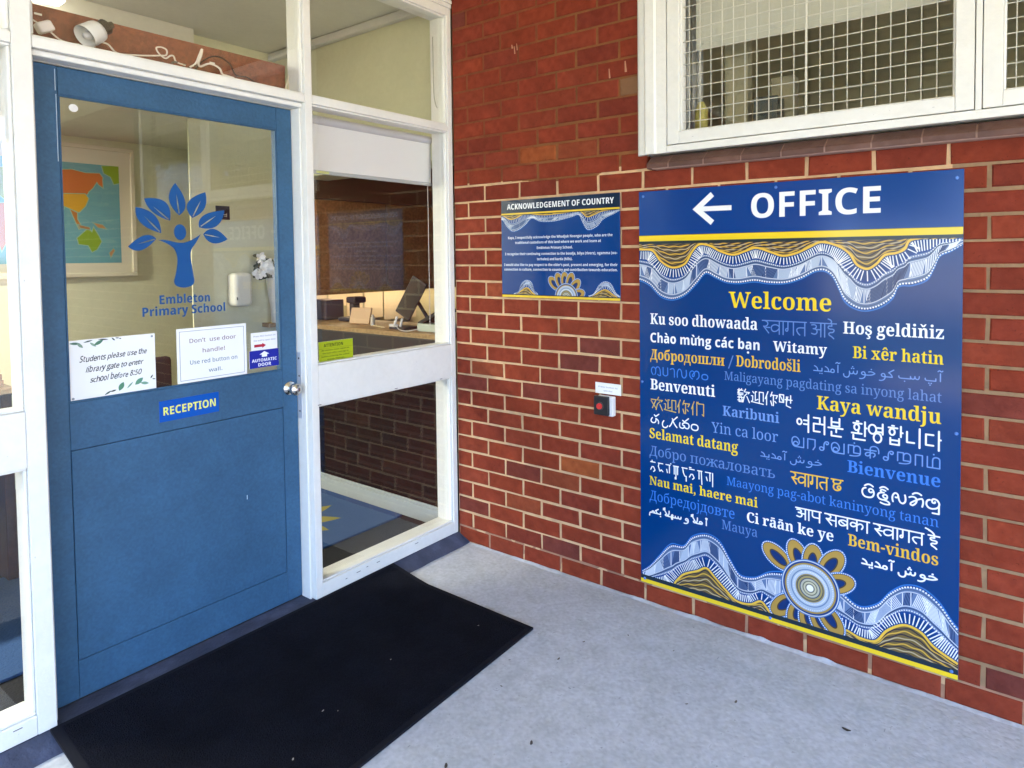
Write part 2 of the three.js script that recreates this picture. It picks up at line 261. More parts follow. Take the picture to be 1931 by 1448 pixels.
part(scr, 'paint_chip', join([[.87, .22, .926], [.43, .29, .926], [.12, .57, .926]].map(([z, , y]) => bx(-.0012, .0002, y - .001, y + .0022, z - .012, z + .006, 0)).concat([[.62, .085], [.665, .08], [.55, .083], [.74, .075], [.3, .086], [1.97, .09], [2.05, .085], [2.15, .088]].map(([z, y]) => bx(-.0012, .0002, y, y + .003, z, z + rr(.01, .04), 0)))), M([.16, .15, .14], .9)).userData.kind = 'stuff';
// painted strip and threshold at the foot of the screen
{ const s = new THREE.Shape(); [[-.13, 0], [-.13, .0415], [.002, .040], [.05, .020], [.083, .005], [.09, .0005]].forEach(([x, y], i) => i ? s.lineTo(x, y) : s.moveTo(x, y)); const g = new THREE.ExtrudeGeometry(s, { depth: 2.72, bevelEnabled: false, steps: 90 });
  const p = g.attributes.position; for (let i = 0; i < p.count; i++) { const z = p.getZ(i), w = .012 * (vn((z / 2.72 + .01) % 1, .3, 26, 5) - .5) + .008 * (vn((z / 2.72) % 1, .7, 70, 9) - .5); if (p.getX(i) > .04) p.setX(i, p.getX(i) + w); } g.computeVertexNormals();
  struct('painted_kerb', uvm(g), stripPaint); }

// ---------- the blue door ----------
const door = thing('door', 'blue timber door with large glass pane and round knob', 'door', [-.1125, .048, 1.391]);
const DZ0 = .9185, DZ1 = 1.8645, DX = -.09, PZ0 = .989, PZ1 = 1.785;
part(door, 'stile', bx(-.135, DX, .048, 2.254, DZ0, PZ0 - .0, .002), blue); part(door, 'stile', bx(-.135, DX, .048, 2.254, PZ1, DZ1, .002), blue);
part(door, 'top_rail', bx(-.135, DX - .0004, 2.159, 2.254, PZ0 + .0003, PZ1 - .0003, .002), blue);
part(door, 'lock_rail', bx(-.135, DX - .0004, .9285, 1.0945, PZ0 + .0003, PZ1 - .0003, .002), blue);
part(door, 'bottom_rail', bx(-.135, DX - .0004, .048, .182, PZ0 + .0003, PZ1 - .0003, .002), blue);
part(door, 'panel', bx(-.13, DX - .0012, .1835, .9265, PZ0 + .0018, PZ1 - .0018, .002), blue);
const dg = part(door, 'pane', bx(-.106, -.101, 1.09, 2.164, PZ0 - .004, PZ1 + .004, 0), glass);
part(door, 'glazing_bead', join([bx(-.101, DX - .001, 1.0948, 1.101, PZ0 + .0004, PZ1 - .0004, .002), bx(-.101, DX - .001, 2.1525, 2.1588, PZ0 + .0004, PZ1 - .0004, .002), bx(-.101, DX - .0015, 1.1012, 2.1523, PZ0 + .0004, PZ0 + .0065, .002), bx(-.101, DX - .0015, 1.1012, 2.1523, PZ1 - .0065, PZ1 - .0004, .002)]), blue);
part(door, 'hinge_gap_strip', bx(-.125, -.095, .0405, .0475, DZ0, DZ1, 0), black);
{ // knob
  const pts = [[0, 0], [.030, 0], [.031, .003], [.029, .006], [.020, .010], [.013, .014], [.012, .028], [.015, .032], [.026, .038], [.0275, .046], [.0265, .058], [.022, .063], [.012, .0645], [.0115, .069], [.009, .071], [0, .0715]].map(([a, b]) => new THREE.Vector2(a, b));
  const g = new THREE.LatheGeometry(pts, 40).toNonIndexed(); g.rotateZ(-Math.PI / 2); g.translate(DX, 1.009, .957); const k = part(door, 'knob', g, steel);
  part(door, 'chipped_edge', join([bx(DX - .001, DX + .0006, 2.17, 2.243, 1.7905, 1.7925, 0), bx(DX - .001, DX + .0006, 1.93, 2.158, 1.7893, 1.7912, 0), bx(DX - .001, DX + .0006, .567, .585, 1.163, 1.1655, 0)]), M([.42, .52, .62], .7));
}
const font = await new FontLoader().loadAsync('fonts/droid/droid_sans_bold.typeface.json');
{ // tree logo on the glass: shape x runs to the right of the photograph, that is towards -z
  const V = (z, y) => new THREE.Vector2(-z, y), shapes = [];
  const leaf = (tip, base, L, R) => {
    const t = V(...tip), b = V(...base), mid = t.clone().add(b).multiplyScalar(.5), l = V(...L).multiplyScalar(2).sub(mid), r = V(...R).multiplyScalar(2).sub(mid), s = new THREE.Shape();
    s.moveTo(b.x, b.y); s.quadraticCurveTo(l.x, l.y, t.x, t.y); s.quadraticCurveTo(r.x, r.y, b.x, b.y);
    const d = t.clone().sub(b), n = new THREE.Vector2(-d.y, d.x).normalize(), w = d.length() * .017, h = new THREE.Path(), at = (f, o) => b.clone().addScaledVector(d, f).addScaledVector(n, o);
    const q = [at(.06, -w), at(.35, -w * 1.1), at(.68, w * .4), at(.36, w * 1.5), at(.06, w)]; h.moveTo(q[0].x, q[0].y); q.slice(1).forEach((p) => h.lineTo(p.x, p.y)); h.closePath(); s.holes.push(h); return s;
  };
  shapes.push(leaf([1.411, 1.889], [1.399, 1.764], [1.435, 1.824], [1.375, 1.815]), leaf([1.523, 1.822], [1.434, 1.742], [1.494, 1.772], [1.448, 1.812]), leaf([1.553, 1.788], [1.467, 1.693], [1.536, 1.729], [1.489, 1.761]),
    leaf([1.582, 1.641], [1.485, 1.671], [1.539, 1.627], [1.526, 1.683]), leaf([1.297, 1.862], [1.351, 1.756], [1.366, 1.815], [1.302, 1.797]), leaf([1.222, 1.792], [1.325, 1.719], [1.306, 1.768], [1.256, 1.726]), leaf([1.212, 1.673], [1.31, 1.692], [1.266, 1.714], [1.272, 1.656]));
  const hd = new THREE.Shape(); hd.absellipse(-1.398, 1.698, .0225, .031, 0, Math.PI * 2); shapes.push(hd);
  const b = new THREE.Shape(); const mv = (z, y) => b.moveTo(-z, y), q = (a, c, z, y) => b.quadraticCurveTo(-a, c, -z, y);
  mv(1.480, 1.667); q(1.45, 1.668, 1.432, 1.663); q(1.40, 1.652, 1.375, 1.660); q(1.345, 1.672, 1.320, 1.692); q(1.335, 1.662, 1.352, 1.640); q(1.368, 1.618, 1.358, 1.572); q(1.355, 1.54, 1.350, 1.512); q(1.346, 1.482, 1.388, 1.480); q(1.430, 1.482, 1.425, 1.512); q(1.416, 1.54, 1.412, 1.575); q(1.408, 1.612, 1.424, 1.636); q(1.445, 1.656, 1.480, 1.667);
  shapes.push(b);
  const flat = M([.012, .075, .235], .7, { specularIntensity: .3 });
  const dec = (g) => { g.rotateY(Math.PI / 2); g.translate(-.1008, 0, 0); return g; };
  const lg = part(door, 'tree_logo', uvm(dec(new THREE.ExtrudeGeometry(shapes, { depth: .0007, bevelEnabled: false, curveSegments: 14 }))), flat);
  for (const [txt, z0, z1, y, cap] of [['Embleton', 1.480, 1.291, 1.420, .034], ['Primary School', 1.541, 1.230, 1.3765, .034]]) {
    const g = new TextGeometry(txt, { font, size: .1, depth: .001, curveSegments: 4 }); g.computeBoundingBox(); const bb = g.boundingBox;
    g.translate(-bb.min.x, 0, 0); g.scale((z0 - z1) / (bb.max.x - bb.min.x), cap / .099, .7); g.translate(-z0, y, 0); part(door, 'lettering', uvm(dec(g.toNonIndexed())), flat);
  }
}

// ---------- printed signs ----------
const INK = { blue: '#043a78', navy: '#1c2f42', yel: '#efcf2c', gold: '#e8b93c', pale: '#5f86c8', paler: '#6f96d8', wh: '#f2f4f4', bl: '#3f7fe0' };
function fit(g, s, x0, x1, base, cap, font, color, lead = '') {     // text stretched to run from x0 to x1 with the given capital height
  g.save(); g.font = font.replace('@', '100px'); const m = g.measureText(s), w = m.actualBoundingBoxRight + m.actualBoundingBoxLeft;
  g.transform((x1 - x0) / w, 0, 0, cap / 71.4, x0, base); g.fillStyle = color; g.fillText(s, m.actualBoundingBoxLeft, 0); g.restore(); return m;
}
const SE = 'bold @ serif', SR = '@ serif', SB = 'bold @ sans-serif', SS = '@ sans-serif';
// strokes on a 0..9 grid: 'xyxy..' polyline, 'oxyr' ring, 'dxy' dot
function script(g, glyphs, x0, x1, y0, y1, lw, color, smooth, line) {
  g.save(); g.strokeStyle = g.fillStyle = color; g.lineWidth = lw; g.lineCap = 'round'; g.lineJoin = 'round';
  const tot = glyphs.reduce((a, q) => a + (q[1] ?? 1), 0), U = (x1 - x0) / tot; let x = x0; const sy = (y1 - y0) / 9;
  for (const [s, w = 1] of glyphs) {
    const sx = U * w * .86 / 9, px = (c) => x + U * w * .07 + (+c) * sx, py = (c) => y0 + (+c) * sy;
    for (const st of s.split(' ')) {
      if (!st) continue;
      g.beginPath();
      if (st[0] === 'o') { g.ellipse(px(st[1]), py(st[2]), Math.max(1, st[3] * .75 * sx), Math.max(1, st[3] * .75 * sy), 0, 0, 7); g.stroke(); continue; }
      if (st[0] === 'd') { g.arc(px(st[1]), py(st[2]), lw * .62, 0, 7); g.fill(); continue; }
      const p = []; for (let i = 0; i + 1 < st.length; i += 2) p.push([px(st[i]), py(st[i + 1])]);
      g.moveTo(...p[0]);
      if (smooth && p.length > 2) { for (let i = 0; i < p.length - 1; i++) { const a = p[i - 1] ?? p[i], b = p[i], c = p[i + 1], e = p[i + 2] ?? c, k = 5.2; g.bezierCurveTo(b[0] + (c[0] - a[0]) / k, b[1] + (c[1] - a[1]) / k, c[0] - (e[0] - b[0]) / k, c[1] - (e[1] - b[1]) / k, ...c); } } else p.slice(1).forEach((q) => g.lineTo(...q));
      g.stroke();
    }
    if (line && s) { g.beginPath(); g.moveTo(x, y0 + sy * line); g.lineTo(x + U * w, y0 + sy * line); g.stroke(); }
    x += U * w;
  }
  g.restore();
}
// lettering drawn as pen strokes: [path, width] per letter, y 0..10 from top to base line; 'dx,y' is a dot
function pen(g, letters, x0, x1, y0, y1, lw, color, line) {
  const sx = (x1 - x0) / letters.reduce((a, l) => a + l[1], 0), sy = (y1 - y0) / 10; let x = x0;
  g.save(); g.strokeStyle = g.fillStyle = color; g.lineWidth = lw; g.lineCap = 'round'; g.lineJoin = 'round';
  for (const [path, w] of letters) {
    g.beginPath(); let cx = 0, cy = 0; const dots = [];
    for (const m of path.matchAll(/([MLHVQD])([^MLHVQD]*)/g)) {
      const n = (m[2].match(/-?\d*\.?\d+/g) ?? []).map(Number), X = (v) => x + v * sx, Y = (v) => y0 + v * sy;
      if (m[1] === 'D') { for (let i = 0; i < n.length; i += 2) dots.push([X(n[i]), Y(n[i + 1])]); continue; }
      if (m[1] === 'H') { cx = n[0]; g.lineTo(X(cx), Y(cy)); } else if (m[1] === 'V') { cy = n[0]; g.lineTo(X(cx), Y(cy)); }
      else if (m[1] === 'Q') { for (let i = 0; i < n.length; i += 4) g.quadraticCurveTo(X(n[i]), Y(n[i + 1]), X(cx = n[i + 2]), Y(cy = n[i + 3])); }
      else { cx = n[0]; cy = n[1]; m[1] === 'M' ? g.moveTo(X(cx), Y(cy)) : g.lineTo(X(cx), Y(cy)); }
    }
    if (line && w > 2.5 && path) { g.moveTo(x, y0); g.lineTo(x + w * sx, y0); }
    g.stroke(); for (const [u, v] of dots) { g.beginPath(); g.arc(u, v, lw * .62, 0, 7); g.fill(); }
    x += w * sx;
  }
  g.restore();
}
const SA = 'M1.5 0 Q4.6 1 3.6 3.2 Q2.6 4.8 .9 4.4 L4.4 9.4 M2.6 5.2 ', VA = 'M6.4 0 V10 M6.4 4.2 Q5 2.6 3 3 Q.8 3.6 1 6 Q1.4 8.4 3.6 8 Q5.6 7.4 6.4 5.2';
const DV = { s_: [SA + 'H5.2', 5.2], s: [SA + 'H7.2 M7.2 0 V10', 8.2], v: [VA, 7.4], aa: ['M1.6 0 V10', 3], g: ['M1.8 0 V5.4 Q1.8 7.8 .6 7.2 Q-.3 6 1.1 5.2 M5.4 0 V10', 6.4], t: ['M6.4 0 V10 M6.4 4.2 H3.6 Q1 4.4 1.2 6.4 Q1.6 8.2 3.2 9.6', 7.4],
  A: ['M.8 1.6 Q3.6 .8 3.8 2.7 Q3.6 4.3 1.8 4.3 Q4.6 4.4 4.2 6.9 Q3.4 9.2 .8 7.8 M3.9 4.8 H6.6 M6.6 0 V10 M9 0 V10', 10], h: ['M3.4 0 V1.8 H1.6 Q.4 3.4 2.4 4 Q5 3.7 4.8 5.1 Q4.4 6.7 2.8 6.4 Q.9 7 2 8.6 Q3.4 9.2 4.6 10.8', 6.2], p: ['M1.4 0 V4.2 Q1.6 6.2 3.4 6 H6.2 M6.2 0 V10', 7.2], b: [VA + ' M1.8 4 L5.4 7.2', 7.4],
  k: ['M5 0 V10 M5 4.4 Q3.6 2.6 2 3.2 Q.6 4.2 1.2 6 Q2.4 7.8 5 5 Q6.8 2.4 8.2 3.6 Q9.4 5 8 7.6', 9.8], ch: ['M3 0 Q1 .8 1.6 2.4 Q2.4 4 5.4 3.2 Q2 3 1.6 5.8 Q1.6 8.8 4.6 8.6 Q7.4 8 7 5.6 Q6 3.8 4.7 5.6 Q4.4 7 6 7.4 M5.4 3.2 Q7.4 2.6 7 0', 8.6], e1: ['', 0] };
const dev = (a) => a.split(' ').map((k) => k === '_' ? ['', 2.6] : DV[k]);
const ring = (c, d, r) => `M${c - r} ${d} Q${c - r} ${d - r} ${c} ${d - r} Q${c + r} ${d - r} ${c + r} ${d} Q${c + r} ${d + r} ${c} ${d + r} Q${c - r} ${d + r} ${c - r} ${d}`;
const ALEF = (x) => `M${x} 1 V7 M${x - 1.6} -.5 Q${x - .8} -1.7 ${x} -.9 Q${x + .7} -.1 ${x + 1.5} -1.1`;
const WAW = (x) => `M${x} 7 Q${x - 2.4} 7.2 ${x - 2.4} 5.6 Q${x - 1.6} 4 ${x - .2} 4.8 Q${x + 1} 7 ${x - .2} 9 Q${x - 1.6} 10.6 ${x - 3.8} 10.2 M${x + .2} 7`;
const KHOSH = 'M1 3 Q3.8 4 3.6 7 H.4 M3.6 7 H7 V4.6 D5.4 9 7 9 M9.6 3 Q12.4 4 12.2 7 H9 M12.2 7 H14 Q13.8 4.6 15.4 4.6 Q17 5 16.4 7 Q15.2 7.8 14 7 ' + ALEF(19.4) + ' M34 4.4 Q34.2 7 32.6 7 Q31.2 7 31.2 4.8 Q31.2 7 29.6 7 Q28.2 7 28.2 5 V7.6 Q27.8 10.4 25.6 10.2 Q23.6 9.8 23.8 7.6 D29.8 2.6 31.4 2.6 30.6 1.2 ' + WAW(39.6) + ' H42 Q45 7 47 5.4 Q44.6 3.4 42.4 4.4 D44.4 2.2';
const URDU = KHOSH + ' ' + WAW(54) + ' H59.4 Q59.2 5 56.8 3.6 L60.4 1.2 M64 5.4 Q63.6 7.2 66 7 H72 V5 Q72 7 73.6 7 Q75 7 75 4.8 Q75.2 7 76.6 7 Q78 7 78 4.6 D68 9.2 M82 5.4 Q81.6 7.2 84 7 H89 V5.2 D84.4 9 86 9 85.2 10.4 ' + ALEF(92);
const spline = (p, n = 16) => { const c = new THREE.CatmullRomCurve3(p.map(([x, y]) => new THREE.Vector3(x, y, 0)), false, 'centripetal'); return c.getPoints(p.length * n).map((q) => [q.x, q.y]); };
const yAt = (l, x) => { for (let i = 1; i < l.length; i++) if (l[i][0] >= x) { const a = l[i - 1], b = l[i], f = (x - a[0]) / Math.max(1e-6, b[0] - a[0]); return a[1] + (b[1] - a[1]) * Math.max(0, Math.min(1, f)); } return l[l.length - 1][1]; };
// a band of dot painting between the inner (gold) line G and the outer line O; flat = the straight edge behind the gold
function dotBand(g, G, O, flat, x0, x1, lw = 1) {
  const g_ = spline(G), o_ = spline(O), N = Math.round((x1 - x0) / 2.5), xs = Array.from({ length: N + 1 }, (_, i) => x0 + (x1 - x0) * i / N);
  const Gy = xs.map((x) => yAt(g_, x)), Oy = xs.map((x) => yAt(o_, x)), L = (f) => xs.map((x, i) => [x, Gy[i] + (Oy[i] - Gy[i]) * f]), sgn = Math.sign(Oy[N >> 1] - Gy[N >> 1]);
  const path = (l) => { g.beginPath(); l.forEach((p, i) => i ? g.lineTo(...p) : g.moveTo(...p)); };
  const fillB = (a, b, c) => { g.beginPath(); a.forEach((p, i) => i ? g.lineTo(...p) : g.moveTo(...p)); [...b].reverse().forEach((p) => g.lineTo(...p)); g.closePath(); g.fillStyle = c; g.fill(); };
  const str = (l, c, w, dash) => { path(l); g.strokeStyle = c; g.lineWidth = w * lw; g.setLineDash(dash ?? []); g.stroke(); g.setLineDash([]); };
  g.save(); g.lineJoin = 'round';
  fillB(xs.map((x) => [x, flat]), L(0), '#6f5f38');
  for (let k = 11; k >= 0; k--) str(xs.map((x, i) => [x, flat + (Gy[i] - flat) * Math.pow(1 - k / 12, 1.15) + (k ? 2.2 * Math.sin(x * .11 + k * 1.7) : 0)]), k === 0 ? '#e7bd45' : k % 2 ? '#34303a' : k % 4 ? '#d0a944' : '#b5a684', k ? 4.6 : 9);
  str(L(1.06), '#2f74c4', 5); fillB(L(.36), L(1), '#5f78a2');
  str(L(.33), '#123f86', 9); str(L(.40), '#d5dbe2', 4.5, [5, 3.5]); str(L(.46), '#30456b', 4); str(L(.51), '#cdd6df', 3);
  str(L(1), '#eef1f2', 6, [6, 4]); str(L(.94), '#4a5f80', 4); str(L(.88), '#cfd6dc', 3);
  const inn = L(.53), out = L(.86); let mode = 0, until = 0, lean = 0;
  for (let i = 2; i < N - 2; i++) {
    if (i >= until) { until = i + 8 + Math.floor(rnd() * 16); mode = Math.floor(rnd() * 3); lean = Math.round(rr(-9, 9)); g.strokeStyle = '#e4e8ec'; g.lineWidth = 3 * lw; g.beginPath(); g.moveTo(...inn[i]); g.lineTo(...out[i]); g.stroke(); continue; }
    if (mode < 2 ? i % 2 : 0) continue;
    const j = Math.max(0, Math.min(N, i + lean)); g.strokeStyle = mode === 0 ? '#1a3360' : mode === 1 ? '#eef2f4' : '#cfdae6'; g.lineWidth = (mode === 2 ? 1.6 : 2.6) * lw; g.beginPath(); g.moveTo(...inn[i]); g.lineTo(...out[j]); g.stroke();
  }
  let acc = 0; for (let i = 1; i < N; i++) {                       // white dashes standing off the gold line
    acc += Math.hypot(xs[i] - xs[i - 1], Gy[i] - Gy[i - 1]); if (acc < 8) continue; acc = 0;
    const tx = xs[i + 1] - xs[i - 1], ty = Gy[i + 1] - Gy[i - 1], l = Math.hypot(tx, ty), nx = -ty / l * sgn, ny = tx / l * sgn, h = Math.abs(Oy[i] - Gy[i]) * .26, a = 8 * lw;
    g.strokeStyle = '#eef0ee'; g.lineWidth = 4 * lw; g.lineCap = 'butt'; g.beginPath(); g.moveTo(xs[i] + nx * a, Gy[i] + ny * a); g.lineTo(xs[i] + nx * (a + h), Gy[i] + ny * (a + h)); g.stroke();
  }
  g.restore();
}
function flower(g, cx, cy, s, petals) {
  g.save();
  for (const [px, py] of petals) {
    const dx = px - cx, dy = py - cy, l = Math.hypot(dx, dy), a = Math.atan2(dy, dx);
    for (const [w, h, c, o] of [[46, 76, '#2f6fc0', 0], [42, 72, '#e9ecec', 0], [39, 69, '#3b3526', 0], [37, 67, '#b08f45', 0], [20, 44, '#4a4034', -8], [15, 38, '#12326c', -8]]) {
      g.save(); g.translate(cx, cy); g.rotate(a); g.beginPath(); g.ellipse(l - 54 * s + o * s, 0, h * s, w * s, 0, 0, 7); g.fillStyle = c; if (c === '#e9ecec') { g.setLineDash([5 * s, 3 * s]); g.lineWidth = 4 * s; g.strokeStyle = c; g.stroke(); } else g.fill(); g.restore();
    }
  }
  const ring = (r, c) => { g.beginPath(); g.arc(cx, cy, r * s, 0, 7); g.fillStyle = c; g.fill(); };
  [[118, '#3f6fae'], [114, '#c9d3dc'], [110, '#1a3f7d'], [103, '#a58a45'], [96, '#a9b9cc'], [78, '#6f86a6'], [73, '#b4c2d2'], [58, '#8e8154'], [53, '#39445a'], [50, '#a3955f'], [42, '#4a5468'], [38, '#b7b7a4'], [30, '#6a6d5c'], [26, '#c4c0a4'], [19, '#6f7268'], [14, '#f4f4ee']].forEach((q) => ring(...q));
  for (let k = 0; k < 64; k++) { const a = k / 64 * Math.PI * 2; g.fillStyle = '#f3f5f3'; for (const r of [90, 66]) { g.beginPath(); g.arc(cx + Math.cos(a + r) * r * s, cy + Math.sin(a + r) * r * s, 1.9 * s, 0, 7); g.fill(); } }
  g.restore();
}
const gloss = { roughness: .17, clearcoat: 0 };
const printMat = (t, rough = .17) => new THREE.MeshPhysicalMaterial({ map: t, color: C(.84, .84, .84), roughness: rough, ior: 1.38 });
function panel(w, h, mat) { return new THREE.PlaneGeometry(w, h); }
// the large sign
const WX0 = 1.172, WX1 = 2.436, WY0 = .089, WY1 = 1.876;
const welcomeTex = canvasTex(1446, 2040, (g, W, Hh) => {
  g.scale(W / 1264, Hh / 1787); g.fillStyle = INK.blue; g.fillRect(0, 0, 1264, 1787);
  g.fillStyle = '#063e86'; g.fillRect(0, 0, 1264, 205);
  g.fillStyle = '#7a6c25'; g.fillRect(0, 196, 1264, 3); g.fillStyle = INK.yel; g.fillRect(0, 198, 1264, 25); g.fillStyle = '#2a3638'; g.fillRect(0, 223, 1264, 12);
  g.save(); g.beginPath(); g.rect(0, 235, 1264, 1540); g.clip();
  const G = [[-5, 258], [10, 259], [67, 265], [110, 313], [165, 340], [224, 324], [260, 270], [289, 242], [334, 245], [389, 272], [444, 286], [497, 271], [539, 259], [600, 277], [649, 292], [703, 281], [755, 257], [791, 241], [850, 254], [895, 283], [926, 329], [960, 343], [990, 325], [1019, 293], [1060, 284], [1084, 271], [1098, 243], [1130, 233], [1290, 230]];
  const O = [[-5, 392], [9, 394], [53, 413], [109, 462], [164, 475], [224, 454], [277, 404], [322, 359], [367, 377], [411, 395], [465, 399], [534, 390], [590, 397], [660, 396], [718, 378], [774, 349], [808, 347], [837, 367], [864, 419], [882, 456], [918, 483], [953, 491], [1003, 476], [1045, 442], [1065, 401], [1113, 392], [1156, 373], [1175, 338], [1194, 295], [1228, 278], [1261, 257], [1290, 240]];
  dotBand(g, G, O, 235, 0, 1264);
  dotBand(g, [[0, 1790], [150, 1775], [180, 1735], [214, 1698], [281, 1664], [322, 1641], [362, 1672], [410, 1712], [456, 1744], [517, 1741], [562, 1716], [591, 1740], [640, 1776], [700, 1790]], [[0, 1745], [11, 1737], [48, 1707], [93, 1654], [155, 1586], [215, 1575], [257, 1525], [323, 1498], [379, 1515], [426, 1579], [472, 1634], [532, 1629], [591, 1594], [634, 1582], [700, 1575]], 1778, 8, 660);
  dotBand(g, [[840, 1730], [896, 1729], [941, 1742], [996, 1737], [1037, 1683], [1096, 1644], [1147, 1654], [1187, 1692], [1247, 1722], [1290, 1740]], [[840, 1560], [883, 1596], [940, 1627], [1001, 1601], [1048, 1541], [1095, 1504], [1146, 1499], [1202, 1534], [1245, 1590], [1290, 1640]], 1778, 850, 1264);
  flower(g, 758, 1604, .96, [[585, 1478], [692, 1440], [772, 1440], [868, 1444], [908, 1536], [618, 1738], [692, 1764], [752, 1772], [814, 1768], [868, 1748]]);
  g.restore();
  g.fillStyle = '#20303c'; g.fillRect(0, 1752, 1264, 20); g.fillStyle = INK.yel; g.fillRect(0, 1770, 1264, 20);
  g.strokeStyle = INK.wh; g.lineWidth = 21; g.beginPath(); g.moveTo(436, 91); g.lineTo(282, 90); g.stroke(); g.lineJoin = 'miter'; g.lineWidth = 24; g.beginPath(); g.moveTo(352, 30); g.lineTo(280, 90); g.lineTo(352, 150); g.stroke();
  fit(g, 'OFFICE', 518, 1005, 137, 98, SB, INK.wh);
  const W_ = INK.wh, Yl = INK.yel, P = INK.pale, Q = INK.paler;
  fit(g, 'Welcome', 424, 833, 506, 66, SE, Yl);
  fit(g, 'Ku soo dhowaada', 54, 546, 594, 48, SE, W_); fit(g, 'Hoş geldiňiz', 876, 1210, 588, 45, SE, W_);
  pen(g, dev('s_ v aa g t _ A h'), 566, 852, 553, 606, 4.6, P, true);
  g.strokeStyle = P; g.lineWidth = 5; g.beginPath(); g.moveTo(820, 535); g.quadraticCurveTo(840, 540, 832, 552); g.stroke();
  { const f = SB, a = 'Chào m', b = 'Chào mùng các b', all = 'Chào mùng các ban'; fit(g, all, 54, 555, 676, 42, f, W_); g.font = f.replace('@', '100px'); const k = 501 / g.measureText(all).width; const hx = 54 + (g.measureText('Chào mù').width) * k, dx = 54 + (g.measureText(b).width + 30) * k; g.fillStyle = W_; g.beginPath(); g.arc(dx, 689, 5, 0, 7); g.fill(); g.strokeStyle = W_; g.lineWidth = 5; g.beginPath(); g.moveTo(hx - 3, 645); g.quadraticCurveTo(hx + 8, 644, hx + 6, 634); g.stroke(); }
  fit(g, 'Witamy', 610, 818, 675, 41, SE, W_); fit(g, 'Bi xêr hatin', 911, 1210, 678, 44, SE, Yl);
  fit(g, 'Добродошли', 53, 405, 753, 46, SE, INK.gold); fit(g, '/', 420, 445, 755, 46, SR, P); fit(g, 'Dobrodošli', 455, 719, 750, 46, SE, INK.gold);
  pen(g, [[URDU, 94]], 767, 1210, 706, 752, 4, Q);
  pen(g, [['M2.6 9.8 Q.4 7 1.2 4 Q2.6 1 4.6 3.6 Q5.4 7 4 9.4 M4.8 5 Q5 1.6 7 1.8 Q9.2 2.4 9 9.8 Q7.8 10.4 6.6 9', 10.4], ['M1 2 V8.4 Q3 11 5 8.4 V2', 6.2], ['M1 3 Q4.6 .4 4.6 5 V10', 6], ['M1.2 9.8 Q.4 4 2.6 2 Q4.6 1.6 4.8 6 Q5 9.8 7 9.8 Q9.4 9 8.6 2.4', 10.4], ['M3.4 9.8 Q.4 8 1.4 4 Q3.4 .8 5 4 Q5.4 7.4 3.8 7.6 Q2.6 6.6 4.6 4.4 Q6.6 .6 8.6 3.4 Q9.8 8 7 9.8', 10.8], [ring(2.8, 7, 2.4), 5.6]], 53, 332, 777, 824, 4.6, INK.bl);
  fit(g, 'Maligayang pagdating sa inyong lahat', 404, 1205, 812, 36, SR, P);
  fit(g, 'Benvenuti', 53, 363, 890, 48, SE, W_); fit(g, 'Kaya wandju', 781, 1205, 888, 52, SE, Yl);
  script(g, [['0141 1003 3003 0343 1319 0444 0656 0848 2449 1949 6052 629283 735549 7599'], ['1122 0414141708 0899 4131363756 61919795 6168'], ['2005 1319 5043 42929284 6269 4659 7687'], ['013136 0106360131 4494 5258588989 6256 8186']], 459, 690, 842, 896, 4.4, W_);
  script(g, [['0242 4218 0348 6052 629283 735549 7599'], ['1122 0414141708 0899 4131363756 61919795 6168'], ['2005 1319 5043 42929284 6269 4659 7687'], ['2005 1319 4049 5041 51919988']], 52, 315, 922, 980, 4.4, '#cfae55');
  fit(g, 'Karibuni', 396, 636, 964, 42, SE, Q);
  script(g, [['o242 8089 5383 5585'], ['115154141858 8089 6484'], ['2024 7074 2272 2474 0595 5557 272989'], ['', .4], ['3040 1161 o332 4446 0666 8087 8393 171989'], ['o233 8085 5282 5484 o573'], ['3040 1161 o332 8085 8393 2629 7679 2777 2979'], ['121757 8089'], ['52121757 8089 8494']], 699, 1208, 916, 984, 6.5, W_);
  pen(g, [['M4 .6 L5.2 2 L8 -.6 M2.2 3.6 Q-.4 7 2.4 8.4 Q6 8.6 5.4 4 Q8.4 5.6 7.6 8.6', 9.4], ['M3 5 Q.8 8 2.4 11 Q5 12.6 6.4 9.4', 7], ['M1 9.8 Q3 7 3.8 3.4 Q5 7 7.4 9.8 M3.4 1.8 L4.4 3.2 L7.6 -.4', 8.6], ['M1.4 4.6 Q.2 9.6 3.4 9.6 Q5.4 9.2 5.2 7 Q5.6 9.8 8 9.2 Q10 7.4 8.6 4.6 Q6 3 3.6 5 Q3.4 7 5.2 7 M3.8 2 L5.2 3.2 L8.6 -.4', 10.6], [ring(3.2, 7, 2.8), 6.8]], 50, 289, 1002, 1048, 5.4, W_);
  fit(g, 'Yin ca loor', 346, 631, 1043, 44, SR, Q);
  { const VAt = 'M4.4 6.4 Q4 4.8 2.6 5.2 Q1.2 6 1.6 7.8 Q2.4 9.4 4.2 8.6 Q6 7 5.4 3.8 Q4.4 .6 2.4 .8 Q.4 1.4 .4 4.6 Q.4 9.9 3.4 10 H8.6 V1', EE = 'M3.8 8 Q2.8 6 1.4 7 Q.6 8.8 2 9.8 Q4.4 10 4 6.4 Q3.8 1.2 6 1.2 Q7.6 1.6 6.6 3.6 Q5.6 4.4 5.4 3', RR = 'M1 8.4 V1 H4.4 V7.6 M4.4 3.6 Q4.8 1 6.6 1 Q8.6 1.2 8.6 4 V7.6 H4.6 M8.6 7.6 Q8.4 10.6 2 10.4';
